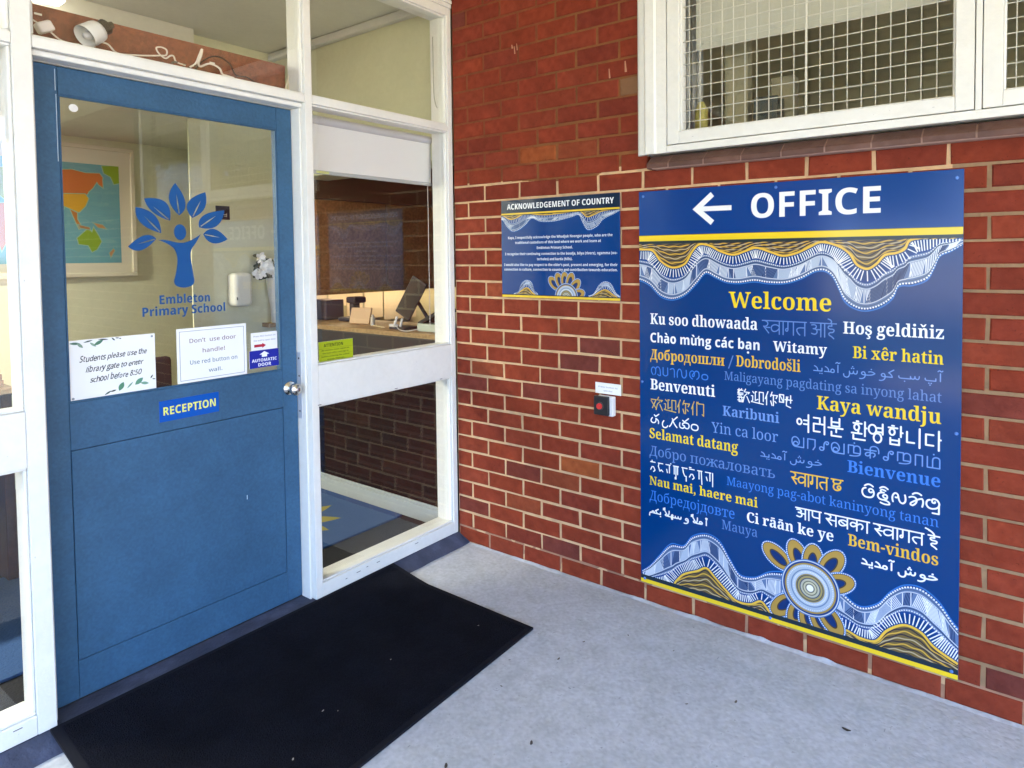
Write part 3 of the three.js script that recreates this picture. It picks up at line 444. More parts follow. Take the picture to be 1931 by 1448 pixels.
    pen(g, [[VAt, 10.4], ['M1 10 V1 H6 V7.6 L4.6 10.6', 8], [EE, 8.6], [VAt, 10.4], [RR + ' D4.8 -1.4', 10.4], ['M.8 3 H8 M4.4 3 V10 M4.4 5.2 Q2.2 4.8 1.4 6.6 Q1.2 8.4 2.8 8.4 Q4.2 8 4.4 6 Q5.6 4.6 7 5.4 Q8 7 6.4 8.6 M4.4 3 Q4 -1 7.4 -.8 Q10 -.2 9.6 5', 11.4], [EE, 8.6], [RR, 10.4], ['M1 10 V1 H5 V10', 6.8], ['M1 1 V10 H8 V3.4 Q8 1 6 1 Q4 1.2 4 4 V10 D4.6 -1.4', 9]], 684, 1207, 1006, 1048, 4.6, Q); }
  fit(g, 'Selamat datang', 47, 464, 1112, 45, SE, Yl);
  pen(g, [[KHOSH, 48]], 558, 805, 1080, 1122, 4, Q);
  fit(g, 'Bienvenue', 894, 1204, 1114, 46, SE, INK.bl); fit(g, 'Добро пожаловать', 47, 619, 1192, 44, SR, P);
  pen(g, dev('s_ v aa g t _ ch'), 682, 878, 1152, 1200, 5.6, INK.gold, true);
  script(g, [['1171 1634547657 3130', 1], ['1171 2113365576', 1], ['1171 2436 6166 d80', .9], ['1171 2126 4149 6166 3839', 1.1], ['1171 2134567679 d81', .9], ['1171 3010 1634547657', 1], ['1171 3136 6179', .9], ['1171 2436 6166 9199', 1.1]], 46, 354, 1214, 1278, 5, W_);
  pen(g, [['M3 2.6 Q.8 3 .8 6 Q1 9.8 4.4 9.8 Q8 9.8 8.2 6 Q8 2.6 6 2.8 Q4.4 3.6 5.4 5.4 Q6.2 6 7 5.2 M2.4 1 Q5 -2 7.6 .8', 9.4], ['M6 2.4 Q3.4 1 3 2.8 Q3 4 5 4 Q1.4 4 1.2 7 Q1.6 9.8 4.6 9.6 Q7.6 9 7 6 Q5.6 4.4 4.4 6.4 Q4.6 8 6 8 M5 9.7 Q9 10.2 8.4 12.4 Q6 13.4 3 12 M2.6 .8 Q5 -1.8 7.4 .8', 9.2], ['M1.4 9.4 Q.2 5 2.4 2.8 Q4 2 4.6 4.4 Q4.4 6.2 3 5.8 M4.6 4.4 Q5 9.8 7.4 9.6 Q9.8 8.4 8.6 3', 10.2], ['M1 3.8 Q4 1.8 5.4 4.6 Q5.6 7.6 3 9.6 Q1 9.6 2 7.8 Q6 4 8.4 3.4 Q9.8 5 8.6 9.4 M3 1 Q5.4 -1.6 8 .8', 10], ['M3 3 Q.8 3.4 1 6.8 Q1.8 9.8 4.6 9.4 Q8.4 8.8 8.4 5 Q7.6 1.6 5 2 Q3.6 3 4.6 4.8 Q6 5.4 6 4 M8.2 7 V12.6 H4.6', 9.6]], 943, 1208, 1150, 1198, 6, W_);
  fit(g, 'Nau mai, haere mai', 46, 548, 1327, 40, SE, Yl); fit(g, 'Maayong pag-abot kaninyong tanan', 414, 1200, 1258, 36, SR, INK.bl);
  pen(g, dev('A p _ s b k aa _ s_ v aa g t _ h'), 702, 1203, 1292, 1334, 5.6, W_, true);
  g.strokeStyle = W_; g.lineWidth = 5.5; for (const d of [0, 11]) { g.beginPath(); g.moveTo(1168 - d, 1274 - d * .5); g.quadraticCurveTo(1186 - d * .4, 1279 - d * .4, 1188, 1292); g.stroke(); }
  fit(g, 'Добредојдовте', 46, 449, 1397, 44, SR, INK.bl);
  pen(g, [['M6 7 Q5.6 4.8 4.2 5 Q2.8 5.6 3.4 7 H1.6 Q.6 7.6 .6 10.6 M4.6 7 H8.8 Q8.6 5.4 7 4.2 L10 1.8 M8.8 7 H12.4 V4.8 D12.4 9.4 M17 1.4 L20.4 7 M21.6 1 Q21.8 7 18.6 7 Q16.8 6.6 18 5.4 M15.4 -.6 L17.2 -1.6 M15.4 .9 L17.2 -.1 M20.4 7 H24.6 Q26.4 5 25 4 Q23.4 5 24.6 7 Q25.8 9 24.6 9.4 Q23.4 8.6 24.6 7 H28 V5 Q28 7 29.6 7 Q31 7 31 4.8 Q31.2 7 32.6 7 Q34 7 34 4.6 ' + WAW(41) + ' M46 1.4 L49.4 7 M50.6 1 Q50.8 7 47.6 7 Q45.8 6.6 47 5.4 M44.4 -.6 L46.2 -1.6 M44.4 .9 L46.2 -.1 M49.4 7 H53 Q56 7 55.4 5.2 Q53.8 3.2 52.6 5 Q52.6 6.6 55 6.4 M59.4 1.8 V7 M60.2 -.6 Q58.8 -1.4 58.8 -.2 Q59 .5 60 .4', 62]], 43, 334, 1426, 1466, 5.6, W_);
  fit(g, 'Ci rāān ke ye', 502, 845, 1395, 42, SE, W_); fit(g, 'Mauya', 392, 546, 1451, 40, SR, P); fit(g, 'Bem-vindos', 898, 1200, 1396, 44, SE, INK.gold);
  pen(g, [[KHOSH, 48]], 946, 1202, 1422, 1466, 6, W_);
});
const ws = thing('sign', 'large blue welcome sign in many languages with arrow and OFFICE heading', 'sign', [1.804, .089, .002]);
part(ws, 'board', bx(WX0, WX1, WY0, WY1, .0015, .0058, .001), M([.02, .05, .13], .35));
{ const g = new THREE.PlaneGeometry(WX1 - WX0 - .002, WY1 - WY0 - .002); g.translate((WX0 + WX1) / 2, (WY0 + WY1) / 2, .0062); part(ws, 'printed_face', g, printMat(welcomeTex, .14)); }
for (const [x, y] of [[.022, .022], [.62, .02], [1.243, .03], [.012, .86], [1.25, .915], [.02, 1.768], [.6, 1.772], [1.243, 1.762]]) part(ws, 'screw', cyl(.0065, .0045, [WX0 + x, WY1 - y, .0062], [WX0 + x, WY1 - y, .0092], 14), M([.10, .22, .55], .2, { metalness: .3 }));
// the small sign
const ackTex = canvasTex(1444, 1004, (g, W) => {
  g.scale(W / 722, W / 722); g.fillStyle = '#083c7e'; g.fillRect(0, 0, 722, 502); g.fillStyle = '#16283f'; g.fillRect(0, 0, 722, 66);
  dotBand(g, [[-5, 74], [20, 80], [60, 98], [100, 92], [150, 76], [258, 82], [300, 84], [420, 78], [500, 76], [540, 104], [580, 96], [620, 82], [730, 74]], [[-5, 96], [9, 99], [40, 134], [74, 158], [120, 150], [168, 122], [202, 97], [258, 114], [346, 116], [452, 99], [493, 92], [516, 130], [543, 164], [593, 152], [633, 117], [691, 95], [730, 78]], 72, 0, 722, .5);
  for (const [a, b, c] of [[80, 166, 238], [545, 640, 722]]) dotBand(g, [[a, 492], [a + 30, 480], [b, 452], [c - 30, 480], [c, 492]], [[a, 484], [a + 28, 474], [b - 30, 428], [b, 414], [b + 30, 424], [c - 22, 468], [c, 482]], 494, a, c, .5);
  flower(g, 414, 494, .6, [[316, 404], [360, 384], [404, 378], [448, 382], [488, 414], [514, 470]]);
  g.fillStyle = '#e8c53a'; g.fillRect(0, 66, 722, 8.5); g.fillStyle = '#2a2c24'; g.fillRect(0, 74.5, 722, 4); g.fillStyle = '#16283f'; g.fillRect(0, 486, 722, 6); g.fillStyle = '#e8c53a'; g.fillRect(0, 490.5, 722, 12);
  fit(g, 'ACKNOWLEDGEMENT OF COUNTRY', 40, 691, 47, 28, SB, '#f3f5f5');
  const L = (s, a, b, y) => fit(g, s, a, b, y, 12.5, SB, '#dfe7f0');
  L('Kaya, I respectfully acknowledge the Whadjuk Noongar people, who are the', 45, 682, 200); L('traditional custodians of this land where we work and learn at', 92, 618, 226); L('Embleton Primary School.', 234, 455, 254);
  L('I recognise their continuing connection to the boodja, bilya (rivers), ngamma (wa-', 24, 708, 284); L('terholes) and karda (hills).', 234, 452, 311);
  L('I would also like to pay respect to the elder’s past, present and emerging, for their', 17, 708, 340); L('connection to culture, connection to country and contribution towards education.', 17, 708, 364);
});
const ss = thing('sign', 'small blue acknowledgement of country sign left of the large sign', 'sign', [.711, 1.38, .002]);
part(ss, 'board', bx(.35, 1.072, 1.379, 1.881, .0015, .0052, .001), M([.02, .05, .13], .35));
{ const g = new THREE.PlaneGeometry(.72, .5); g.translate(.711, 1.63, .0056); part(ss, 'printed_face', g, printMat(ackTex, .12)); }
// exit button and its label
{ const t = thing('push_button', 'black wall box with red push button beside the large sign', 'button', [.99, .838, 0]);
  part(t, 'back_box', bx(.952, 1.040, .838, .930, .0, .028, .004), M([.70, .70, .70], .4)); part(t, 'face_plate', bx(.944, 1.024, .842, .932, .028, .045, .004), black);
  part(t, 'button', cyl(.015, .0135, [.980, .886, .045], [.980, .886, .056], 24), M([.55, .035, .03], .35)); part(t, 'button_ring', cyl(.019, .019, [.980, .886, .0448], [.980, .886, .0485], 24), M([.05, .05, .05], .3)); }
const paperTag = (w, h, draw) => canvasTex(w, h, (g) => { g.fillStyle = '#f1f2f1'; g.fillRect(0, 0, w, h); draw(g); });
{ const t = thing('paper_label', 'white typed paper label above the red push button', 'label', [1.0, .936, .0]);
  part(t, 'card', bx(.928, 1.070, .936, .988, .001, .0035, .0005), paper); const g = new THREE.PlaneGeometry(.14, .05); g.translate(.999, .962, .0039);
  part(t, 'printed_face', g, printMat(paperTag(280, 100, (c) => { fit(c, 'Press button to', 34, 246, 44, 14, SS, '#6b7890'); fit(c, 'open door', 90, 190, 78, 14, SS, '#6b7890'); }), .6)); }

// ---------- notices on the door and side glass (facing +x) ----------
function notice(name, label, cat, z0, z1, y0, y1, x, w, h, draw, rough = .5, back = paper, group) { // z0 is the photograph's left edge
  const t = thing(name, label, cat, [x, y0, (z0 + z1) / 2], group);
  part(t, 'sheet', bx(x, x + .0012, y0, y1, z1, z0, 0), back);
  const g = new THREE.PlaneGeometry(z0 - z1 - .0006, y1 - y0 - .0006); g.rotateY(Math.PI / 2); g.translate(x + .0016, (y0 + y1) / 2, (z0 + z1) / 2);
  part(t, 'printed_face', g, printMat(canvasTex(w, h, draw), rough)); return t;
}
notice('notice', 'white notice with handwriting and painted leaves in lower left of door glass', 'notice', 1.779, 1.502, 1.098, 1.311, -.1005, 560, 430, (g) => {
  g.fillStyle = '#f4f6f5'; g.fillRect(0, 0, 560, 430);
  const leafy = (x, y, w, h, a, c) => { g.save(); g.translate(x, y); g.rotate(a); g.fillStyle = c; g.beginPath(); g.moveTo(-w, 0); g.quadraticCurveTo(0, -h, w, 0); g.quadraticCurveTo(0, h, -w, 0); g.fill(); g.restore(); };
  for (const q of [[40, 22, 34, 18, .1, '#4d7360'], [70, 38, 26, 20, .8, '#7d9c86'], [120, 14, 30, 10, -.2, '#33473e'], [150, 40, 26, 16, .7, '#86a690'], [185, 30, 34, 24, -.5, '#4f8067'], [215, 10, 34, 9, .05, '#26332d'], [280, 14, 16, 10, .8, '#33403a'], [305, 8, 14, 8, .1, '#33403a'], [325, 14, 8, 8, .3, '#444'],
    [235, 405, 26, 12, -.5, '#3b5a4b'], [270, 396, 20, 12, -.2, '#2d3f37'], [322, 372, 34, 34, -1.1, '#4f8a6c'], [380, 372, 30, 12, -.8, '#7aa389'], [442, 352, 36, 34, -.7, '#5f987b'], [480, 372, 30, 22, .2, '#77a68d'], [530, 330, 16, 10, -1, '#33433b'], [545, 350, 12, 8, .2, '#333d38']]) leafy(...q);
  const hw = (txt, x0, x1, y, cap) => { g.font = '100px sans-serif'; const k = (x1 - x0) / g.measureText(txt).width; let x = x0; for (const ch of txt) { const w = g.measureText(ch).width * k; g.save(); g.transform(k * rr(.9, 1.15), -.05 * k, -.30 * k, cap / 71 * rr(.85, 1.12), x, y - (x - x0) * .035 + rr(-2.5, 2.5)); g.fillStyle = '#1b1f25'; g.fillText(ch, 0, 0); g.lineWidth = 3; g.strokeStyle = '#1b1f25'; g.strokeText(ch, 0, 0); g.restore(); x += w; } };
  hw('Students please use the', 62, 500, 160, 40); hw('library gate to enter', 96, 470, 236, 38); hw('school before 8:50', 122, 456, 312, 40);
  g.fillStyle = '#8b95a0'; g.beginPath(); g.arc(540, 20, 8, 0, 7); g.fill(); g.beginPath(); g.arc(18, 412, 9, 0, 7); g.fill();
});
notice('notice', 'white framed notice asking visitors to use the red button, on door glass', 'notice', 1.424, 1.145, 1.102, 1.318, -.1005, 560, 430, (g) => {
  g.fillStyle = '#f6f8f8'; g.fillRect(0, 0, 560, 430); g.strokeStyle = '#7d8794'; g.lineWidth = 3.5; g.strokeRect(21, 23, 518, 388);
  fit(g, 'Don’t  use door', 96, 470, 118, 32, SS, '#5e3a48'); fit(g, 'handle!', 196, 376, 204, 32, SS, '#6e4a56'); fit(g, 'Use red button on', 96, 478, 290, 32, SS, '#2f5f76'); fit(g, 'wall.', 240, 350, 368, 30, SS, '#24566e');
});
notice('sticker', 'small white sticker with red arrow above the blue door sticker', 'sticker', 1.124, 1.005, 1.196, 1.272, -.1005, 240, 154, (g) => {
  g.fillStyle = '#f2f3f5'; g.fillRect(0, 0, 240, 154); fit(g, 'Press RED button on', 22, 226, 38, 13, SS, '#7d8597'); fit(g, 'the wall to open door', 22, 226, 76, 13, SS, '#7d8597');
  g.fillStyle = '#b3243a'; g.fillRect(26, 104, 76, 24); g.beginPath(); g.moveTo(100, 94); g.lineTo(134, 116); g.lineTo(100, 138); g.fill();
});
notice('sticker', 'dark blue automatic door sticker with white arrow at lower right of door glass', 'sticker', 1.134, 1.0, 1.119, 1.1955, -.1002, 268, 154, (g) => {
  g.fillStyle = '#10209a'; g.fillRect(0, 0, 268, 154); g.fillStyle = '#f4f6f8'; g.beginPath(); g.moveTo(136, 12); g.lineTo(182, 40); g.lineTo(160, 40); g.lineTo(160, 62); g.lineTo(112, 62); g.lineTo(112, 40); g.lineTo(90, 40); g.fill();
  fit(g, 'AUTOMATIC', 22, 250, 102, 27, SB, '#f4f6f8'); fit(g, 'DOOR', 78, 196, 142, 28, SB, '#f4f6f8');
});
notice('reception_sign', 'blue plate with yellow RECEPTION lettering on the door rail', 'sign', 1.499, 1.2725, .967, 1.0485, -.0902, 684, 246, (g) => {
  g.fillStyle = '#0b56b4'; g.fillRect(0, 0, 684, 246); fit(g, 'RECEPTION', 44, 646, 172, 96, SB, '#ecf078');
}, .25, M([.02, .10, .35], .4));
notice('notice', 'yellow ATTENTION notice in the lower left of the side window', 'notice', .845, .659, 1.1085, 1.2065, -.0328, 372, 196, (g) => {
  g.fillStyle = '#aab91c'; g.fillRect(0, 0, 372, 196); fit(g, 'ATTENTION', 54, 262, 52, 30, SB, '#20260c');
  fit(g, 'All visitors must report to', 30, 330, 88, 12, SB, '#39420f'); fit(g, 'the front office and sign in', 40, 320, 116, 12, SB, '#39420f'); fit(g, 'before entering the school', 30, 330, 146, 12, SB, '#39420f'); fit(g, 'grounds. Thank you', 90, 270, 174, 12, SB, '#39420f');
  g.fillStyle = '#8f9c18'; g.fillRect(0, 64, 372, 4); g.fillRect(0, 124, 372, 3);
}, .4);
single('glass_sticker', cyl(.0135, .0135, [-.1003, 2.121, 1.738], [-.0985, 2.121, 1.738], 24), M([.70, .70, .66], .5), 'round white sticker dot in the top left corner of door glass', 'sticker');

// ---------- behind the glass ----------
single('curtain', (() => { const s = new THREE.Shape(); for (let i = 0; i <= 24; i++) { const x = 1.19 + i * .006, z = -.33 + .012 * Math.sin(i * 1.3); i ? s.lineTo(x, -z) : s.moveTo(x, -z); } for (let i = 24; i >= 0; i--) s.lineTo(1.19 + i * .006, .335 - .012 * Math.sin(i * 1.3)); const g = new THREE.ExtrudeGeometry(s, { depth: .95, bevelEnabled: false }).rotateX(-Math.PI / 2).translate(0, 1.98, 0); return uvm(g); })(), M([.55, .55, .50], .85), 'pale curtain edge at the left inside the wire mesh window', 'curtain');
single('tall_cupboard', bx(1.455, 1.565, 1.7, 2.62, -.36, -.30, .004), M([.36, .33, .20], .7, { map: paintMap }), 'olive upright panel standing inside the mesh window near its left end', 'cupboard');
single('tall_cupboard', bx(1.63, 1.735, 1.7, 2.40, -.50, -.42, .004), M([.30, .27, .16], .7, { map: paintMap }), 'shorter olive panel inside the mesh window beside the dark box', 'cupboard');
single('storage_box', bx(1.61, 1.72, 1.95, 2.28, -.34, -.24, .008), M([.03, .045, .045], .5), 'dark box low inside the mesh window', 'box');
single('cleaning_bottle', join([cyl(.03, .03, [1.385, 1.95, -.2], [1.385, 2.25, -.2], 20), cyl(.03, .012, [1.385, 2.25, -.2], [1.385, 2.285, -.2], 20)]), M([.52, .46, .12], .4), 'yellow bottle low in the left corner of the mesh window', 'bottle');
struct('window_shelf', bx(1.19, 3.7, 1.925, 1.949, -.42, -.232, 0), M([.35, .30, .2], .6));
{ // counter
  const t = thing('reception_counter', 'reception counter with dark brick front, timber top and white skirting behind side window', 'counter', [-.95, .04, -.15]);
  part(t, 'worktop', join([bx(-1.748, -.135, 1.117, 1.146, -.42, .004, .003), bx(-1.748, -1.66, 1.117, 1.1458, .0045, .13, .003)]), timber);
  const db = [[.013, .0105, .011], [.012, .010, .011], [.0145, .011, .011], [.011, .010, .0105]].map((c) => M(c, .8, { map: brickGrain, specularIntensity: .12 }));
  part(t, 'mortar', bx(-1.74, -.14, .05, 1.0, -.11, -.006, 0), M([.018, .0155, .0145], .9, { specularIntensity: .1 }));
  part(t, 'upper_panel', bx(-1.748, -.138, .975, 1.1168, -.11, -.0015, .002), M([.03, .03, .03], .6));
  for (let r = 0; r < 10; r++) for (let k = 0; k < 7; k++) { const a = -1.72 + k * .24 + (r & 1 ? .12 : 0) - .12, b = Math.min(a + .229, -.14), y = .12 + r * .086; if (b - a < .05 || y + .076 > .975) continue; part(t, 'brick', brickGeo(b - Math.max(a, -1.74), rr(0, 5), rr(0, 5)).translate((Math.max(a, -1.74) + b) / 2, y + .038, -.0025), db[Math.floor(rnd() * 4)]); }
  part(t, 'skirting', join([bx(-1.745, -.132, .041, .128, -.002, .016, .002), bx(-1.745, -.132, .1282, .146, -.002, .011, .004)]), M([.42, .46, .47], .5, { map: paintMap }));
}
struct('office_floor', bx(-1.74, 7.1, -.1, .042, -3.4, -.12, 0), carpet);
{ // wall cupboard with a strip light under it, pin board and papers
  const t = thing('wall_cupboard', 'brown timber wall cupboard over the lit papers behind the counter', 'cupboard', [-1.62, 1.36, -1.3]);
  part(t, 'carcass', bx(-1.745, -1.52, 1.365, 2.01, -2.7, -.14, .003), brownPanel);
  for (let k = 0; k < 4; k++) part(t, 'cupboard_door', bx(-1.519, -1.5, 1.368, 2.005, -.15 - k * .62 - .6, -.15 - k * .62, .003), brownPanel);
  part(t, 'valance', bx(-1.519, -1.502, 1.328, 1.3678, -2.7, -.14, .002), brownPanel); part(t, 'bulkhead', bx(-1.745, -1.48, 2.012, 2.6, -2.7, -.14, 0), M([.085, .05, .03], .6));
  const lamp = thing('strip_light', 'warm strip light under the brown wall cupboard lighting the papers', 'lamp', [-1.6, 1.34, -1.0]);
  part(lamp, 'diffuser', bx(-1.62, -1.58, 1.342, 1.3645, -1.9, -.25, .003), new THREE.MeshStandardMaterial({ color: 0xffffff, emissive: C(1, .74, .42), emissiveIntensity: 1.4 * .5 }));
  const L = new THREE.RectAreaLight(C(1, .76, .46), 1.4, 1.6, .04); L.position.set(-1.6, 1.339, -1.075); L.rotation.set(-Math.PI / 2, 0, Math.PI / 2); L.castShadow = true; scene.add(L);
}
const cardW = M([.72, .64, .48], .85);
[[-.28, -.385, 1.20, 1.352, 'cream paper sheet pinned left of the others below the brown cupboard'], [-.395, -.56, 1.222, 1.350, 'wide cream paper sheet pinned under the brown cupboard'], [-.556, -.705, 1.12, 1.352, 'tall cream paper sheet pinned at the middle under the brown cupboard'], [-.718, -.90, 1.105, 1.36, 'cream paper sheet pinned right of the dark gap under cupboard'], [-.91, -1.25, 1.08, 1.36, 'cream paper sheet standing behind the tilted black tablet']].forEach(([a, b, y0, y1, l], i) => single('paper_sheet', bx(-1.744 + i * .004, -1.742 + i * .004, y0, y1, b, a, 0).rotateX(0), cardW, l, 'paper'));
single('box_file', bx(-1.70, -1.50, 1.147, 1.29, -.36, -.21, .006), M([.10, .085, .10], .6), 'dark grey file box at the left end of the counter', 'box');
single('desk_phone', (() => { const g = join([bx(-1.38, -1.2, 1.147, 1.175, -.40, -.22, .008), bx(-1.36, -1.31, 1.175, 1.30, -.36, -.30, .01), bx(-1.37, -1.27, 1.27, 1.315, -.385, -.28, .012)]); return g; })(), M([.035, .033, .045], .5), 'dark office phone standing on the counter beside the grey file box', 'phone');
single('book', (() => { const g = bx(-.075, .075, 0, .016, -.055, .055, .002); g.rotateX(1.25); g.rotateY(.35); g.translate(-1.05, 1.2, -.17); return g; })(), M([.62, .40, .22], .6), 'orange and cream booklet leaning on the counter', 'book');
single('bottle', join([cyl(.014, .014, [-.92, 1.147, -.16], [-.92, 1.20, -.16]), cyl(.007, .007, [-.92, 1.20, -.16], [-.92, 1.216, -.16])]), M([.6, .55, .45], .4), 'tiny cream bottle on the counter beside the leaning booklet', 'bottle');
single('pen', cyl(.004, .004, [-.86, 1.151, -.12], [-.70, 1.151, -.08], 8), M([.62, .5, .3], .5), 'thin pale pen lying on the counter near the tablet', 'pen');
{ // tablet on its stand
  const t = thing('tablet', 'tilted black tablet on a small stand on the counter', 'tablet', [-.56, 1.146, -.13]);
  const scr2 = (w, h, d, o) => { const g = bx(-w / 2, w / 2, -h / 2, h / 2, -d / 2 + o, d / 2 + o, .005); g.rotateX(-.12); g.rotateZ(-.50); g.rotateY(.12); g.translate(-.475, 1.342, -.1); return g; };
  part(t, 'casing', scr2(.125, .255, .012, 0), black); part(t, 'screen', scr2(.112, .232, .003, .006), M([.03, .028, .026], .12));
  part(t, 'support_arm', cyl(.011, .011, [-.46, 1.33, -.13], [-.34, 1.15, -.16], 10), black); part(t, 'base', bx(-.64, -.5, 1.1465, 1.162, -.18, -.06, .004), darkGrey);
  part(t, 'clip', join([cyl(.008, .008, [-.60, 1.17, -.07], [-.585, 1.225, -.08], 8), cyl(.008, .008, [-.545, 1.165, -.07], [-.535, 1.215, -.08], 8), bx(-.63, -.575, 1.162, 1.18, -.085, -.05, .006)]), M([.7, .68, .64], .3));
  part(t, 'cable', tube([[-.57, 1.168, -.06], [-.5, 1.152, -.03], [-.42, 1.15, -.03], [-.36, 1.166, -.07]], .003), M([.6, .58, .54], .5));
}
{ const t = thing('card_reader', 'pale box with a black lid at the right end of counter', 'box', [-.30, 1.146, -.13]);
  part(t, 'tray', bx(-.385, -.20, 1.147, 1.195, -.22, -.06, .006), M([.48, .52, .42], .6)); const g = bx(-.1, .1, -.012, .012, -.07, .07, .004); g.rotateZ(.42); g.translate(-.295, 1.232, -.14); part(t, 'lid', g, black); part(t, 'monitor_edge', bx(-.235, -.225, 1.20, 1.36, -.20, -.10, .003), black); }
{ // mat inside
  const t = thing('indoor_mat', 'blue indoor mat with a yellow leaf flower emblem', 'mat', [-1, .04, .9]);
  part(t, 'mat_base', bx(-1.45, -.44, .041, .052, .03, 2.35, .003), M([.030, .075, .19], .95, { bumpMap: fine, bumpScale: .003 }));
  const cx = -.93, cz = .52, sh = [];
  for (let k = 0; k < 9; k++) { const a = -.3 + k * .72, s = new THREE.Shape(), r0 = .05, r1 = .34, w = .075; const PT = (r, o) => [cx + Math.cos(a) * r - Math.sin(a) * o, -(cz + Math.sin(a) * r + Math.cos(a) * o)]; s.moveTo(...PT(r0, 0)); s.quadraticCurveTo(...PT(.17, w * 1.4), ...PT(r1, 0)); s.quadraticCurveTo(...PT(.17, -w * 1.4), ...PT(r0, 0)); sh.push(s); }
  const g = new THREE.ShapeGeometry(sh, 10).toNonIndexed(); g.rotateX(-Math.PI / 2); g.translate(0, .0532, 0); part(t, 'emblem', uvm(g), M([.30, .25, .035], .95));
}
{ // roller blind in the side window
  const t = thing('roller_blind', 'white roller blind part lowered in the top of the narrow side window', 'blind', [-.16, 2.0, .38]);
  part(t, 'fabric', bx(-.166, -.165, 2.012, 2.24, .012, .80, 0), M([.74, .74, .70], .8)); part(t, 'roller', cyl(.022, .022, [-.172, 2.25, .012], [-.172, 2.25, .80]), M([.5, .5, .5], .6));
  part(t, 'bottom_bar', bx(-.172, -.158, 1.993, 2.0118, .012, .80, .005), M([.42, .44, .43], .5)); part(t, 'tag', bx(-.1578, -.1572, 1.996, 2.008, .68, .75, 0), M([.62, .66, .25], .6));
  part(t, 'side_cord', cyl(.002, .002, [-.15, 1.992, .052], [-.15, 1.2, .052], 6), M([.5, .45, .4], .6));
}
{ const t = thing('roller_blind', 'white roller blind behind the left hand window at the photo edge', 'blind', [-.16, 1.99, 2.3]);
  part(t, 'fabric', bx(-.151, -.15, 2.005, 2.30, 1.90, 2.66, 0), M([.74, .74, .70], .8)); part(t, 'bottom_bar', bx(-.157, -.144, 1.985, 2.0048, 1.90, 2.66, .005), M([.6, .6, .58], .5)); }
single('blind_chain', uvm(tube([[-.08, 2.80, .062], [-.08, 2.6, .061], [-.08, 2.46, .055], [-.08, 2.416, .036], [-.08, 2.45, .014], [-.08, 2.6, .016], [-.08, 2.80, .026]], .0022, 60)), M([.34, .33, .26], .6), 'looped pale blind chain hanging in the upper side window', 'chain');
// junk on the ledge over the door
{ const t = thing('timber_board', 'red brown timber board standing behind the glass over the door', 'board', [-.155, 2.31, 1.37]);
  part(t, 'board', bx(-.175, -.16, 2.30, 2.468, .897, 1.875, .002), redBoard); part(t, 'nail_plate', bx(-.1598, -.158, 2.40, 2.408, 1.214, 1.236, .001), M([.7, .68, .6], .5)); part(t, 'staple', bx(-.1598, -.158, 2.432, 2.439, 1.80, 1.822, .001), M([.7, .68, .6], .5));
  const c = M([.05, .025, .018], .7); part(t, 'dark_cord', uvm(tube([[-.13, 2.352, 1.31], [-.14, 2.40, 1.27], [-.14, 2.43, 1.22], [-.14, 2.415, 1.165], [-.14, 2.37, 1.135], [-.14, 2.372, 1.09], [-.14, 2.345, 1.03]], .0028)), c); }
for (const [a, b, c, d, lb] of [[.93, 2.325, .886, 2.475, 'longest thin pale stick leaning at the right end of the red board'], [.912, 2.325, .889, 2.46, 'middle thin pale stick leaning between the two others by red board'], [.896, 2.325, .910, 2.40, 'shortest thin pale stick leaning the other way by red board']]) single('thin_stick', cyl(.0035, .0035, [-.12, b, a], [-.125, d, c], 8), M([.62, .54, .38], .6), lb, 'stick', 'sticks leaning beside the red board');
{ const t = thing('spotlight', 'white spotlight lamp with black base lying on ledge over the door', 'lamp', [-.08, 2.316, 1.69]);
  const ax = new THREE.Vector3(.22, -.60, .77).normalize(), Lg = new THREE.LatheGeometry([[.004, -.002], [.026, .0], [.036, .006], [.0385, .018], [.0405, .066], [.039, .066], [.036, .02], [.02, .006]].map(([a, b]) => new THREE.Vector2(a, b)), 28).toNonIndexed(); Lg.applyQuaternion(new THREE.Quaternion().setFromUnitVectors(new THREE.Vector3(0, 1, 0), ax)); Lg.translate(-.085, 2.408, 1.656); part(t, 'shade', Lg, M([.72, .71, .66], .35, { side: THREE.DoubleSide }));
  part(t, 'lamp_base', join([cyl(.024, .027, [-.086, 2.410, 1.654], [-.092, 2.428, 1.634], 20), cyl(.012, .012, [-.092, 2.426, 1.638], [-.094, 2.44, 1.612], 12)]), M([.05, .035, .02], .4)); part(t, 'bracket', cyl(.004, .004, [-.07, 2.392, 1.648], [-.075, 2.412, 1.632], 8), steel); part(t, 'bulb', new THREE.SphereGeometry(.016, 16, 12).translate(-.074, 2.376, 1.695).toNonIndexed(), M([.5, .48, .45], .25)); }
{ const t = thing('plug_adaptor', 'white plug block with its cable at the left end of ledge', 'adaptor', [-.08, 2.35, 1.82]);
  const g = bx(-.02, .02, -.018, .018, -.024, .024, .008); g.rotateX(.5); g.translate(-.085, 2.374, 1.817); part(t, 'body', g, M([.72, .66, .60], .5));
  part(t, 'cable', uvm(tube([[-.085, 2.395, 1.86], [-.085, 2.385, 1.838], [-.085, 2.374, 1.82], [-.08, 2.36, 1.80], [-.08, 2.342, 1.775], [-.08, 2.338, 1.745], [-.08, 2.34, 1.72]], .0028)), M([.68, .6, .5], .5)); }
single('cable', uvm(tube([[-.08, 2.366, 1.655], [-.08, 2.363, 1.633], [-.08, 2.340, 1.607], [-.08, 2.346, 1.541], [-.08, 2.364, 1.462], [-.08, 2.372, 1.438], [-.078, 2.390, 1.437], [-.076, 2.396, 1.456], [-.074, 2.388, 1.475], [-.072, 2.370, 1.468], [-.072, 2.356, 1.445], [-.076, 2.372, 1.424], [-.08, 2.374, 1.412], [-.08, 2.355, 1.403], [-.08, 2.348, 1.369]], .0031, 120)), M([.74, .66, .54], .5), 'long pale cable with a loop trailing along the door ledge', 'cable');
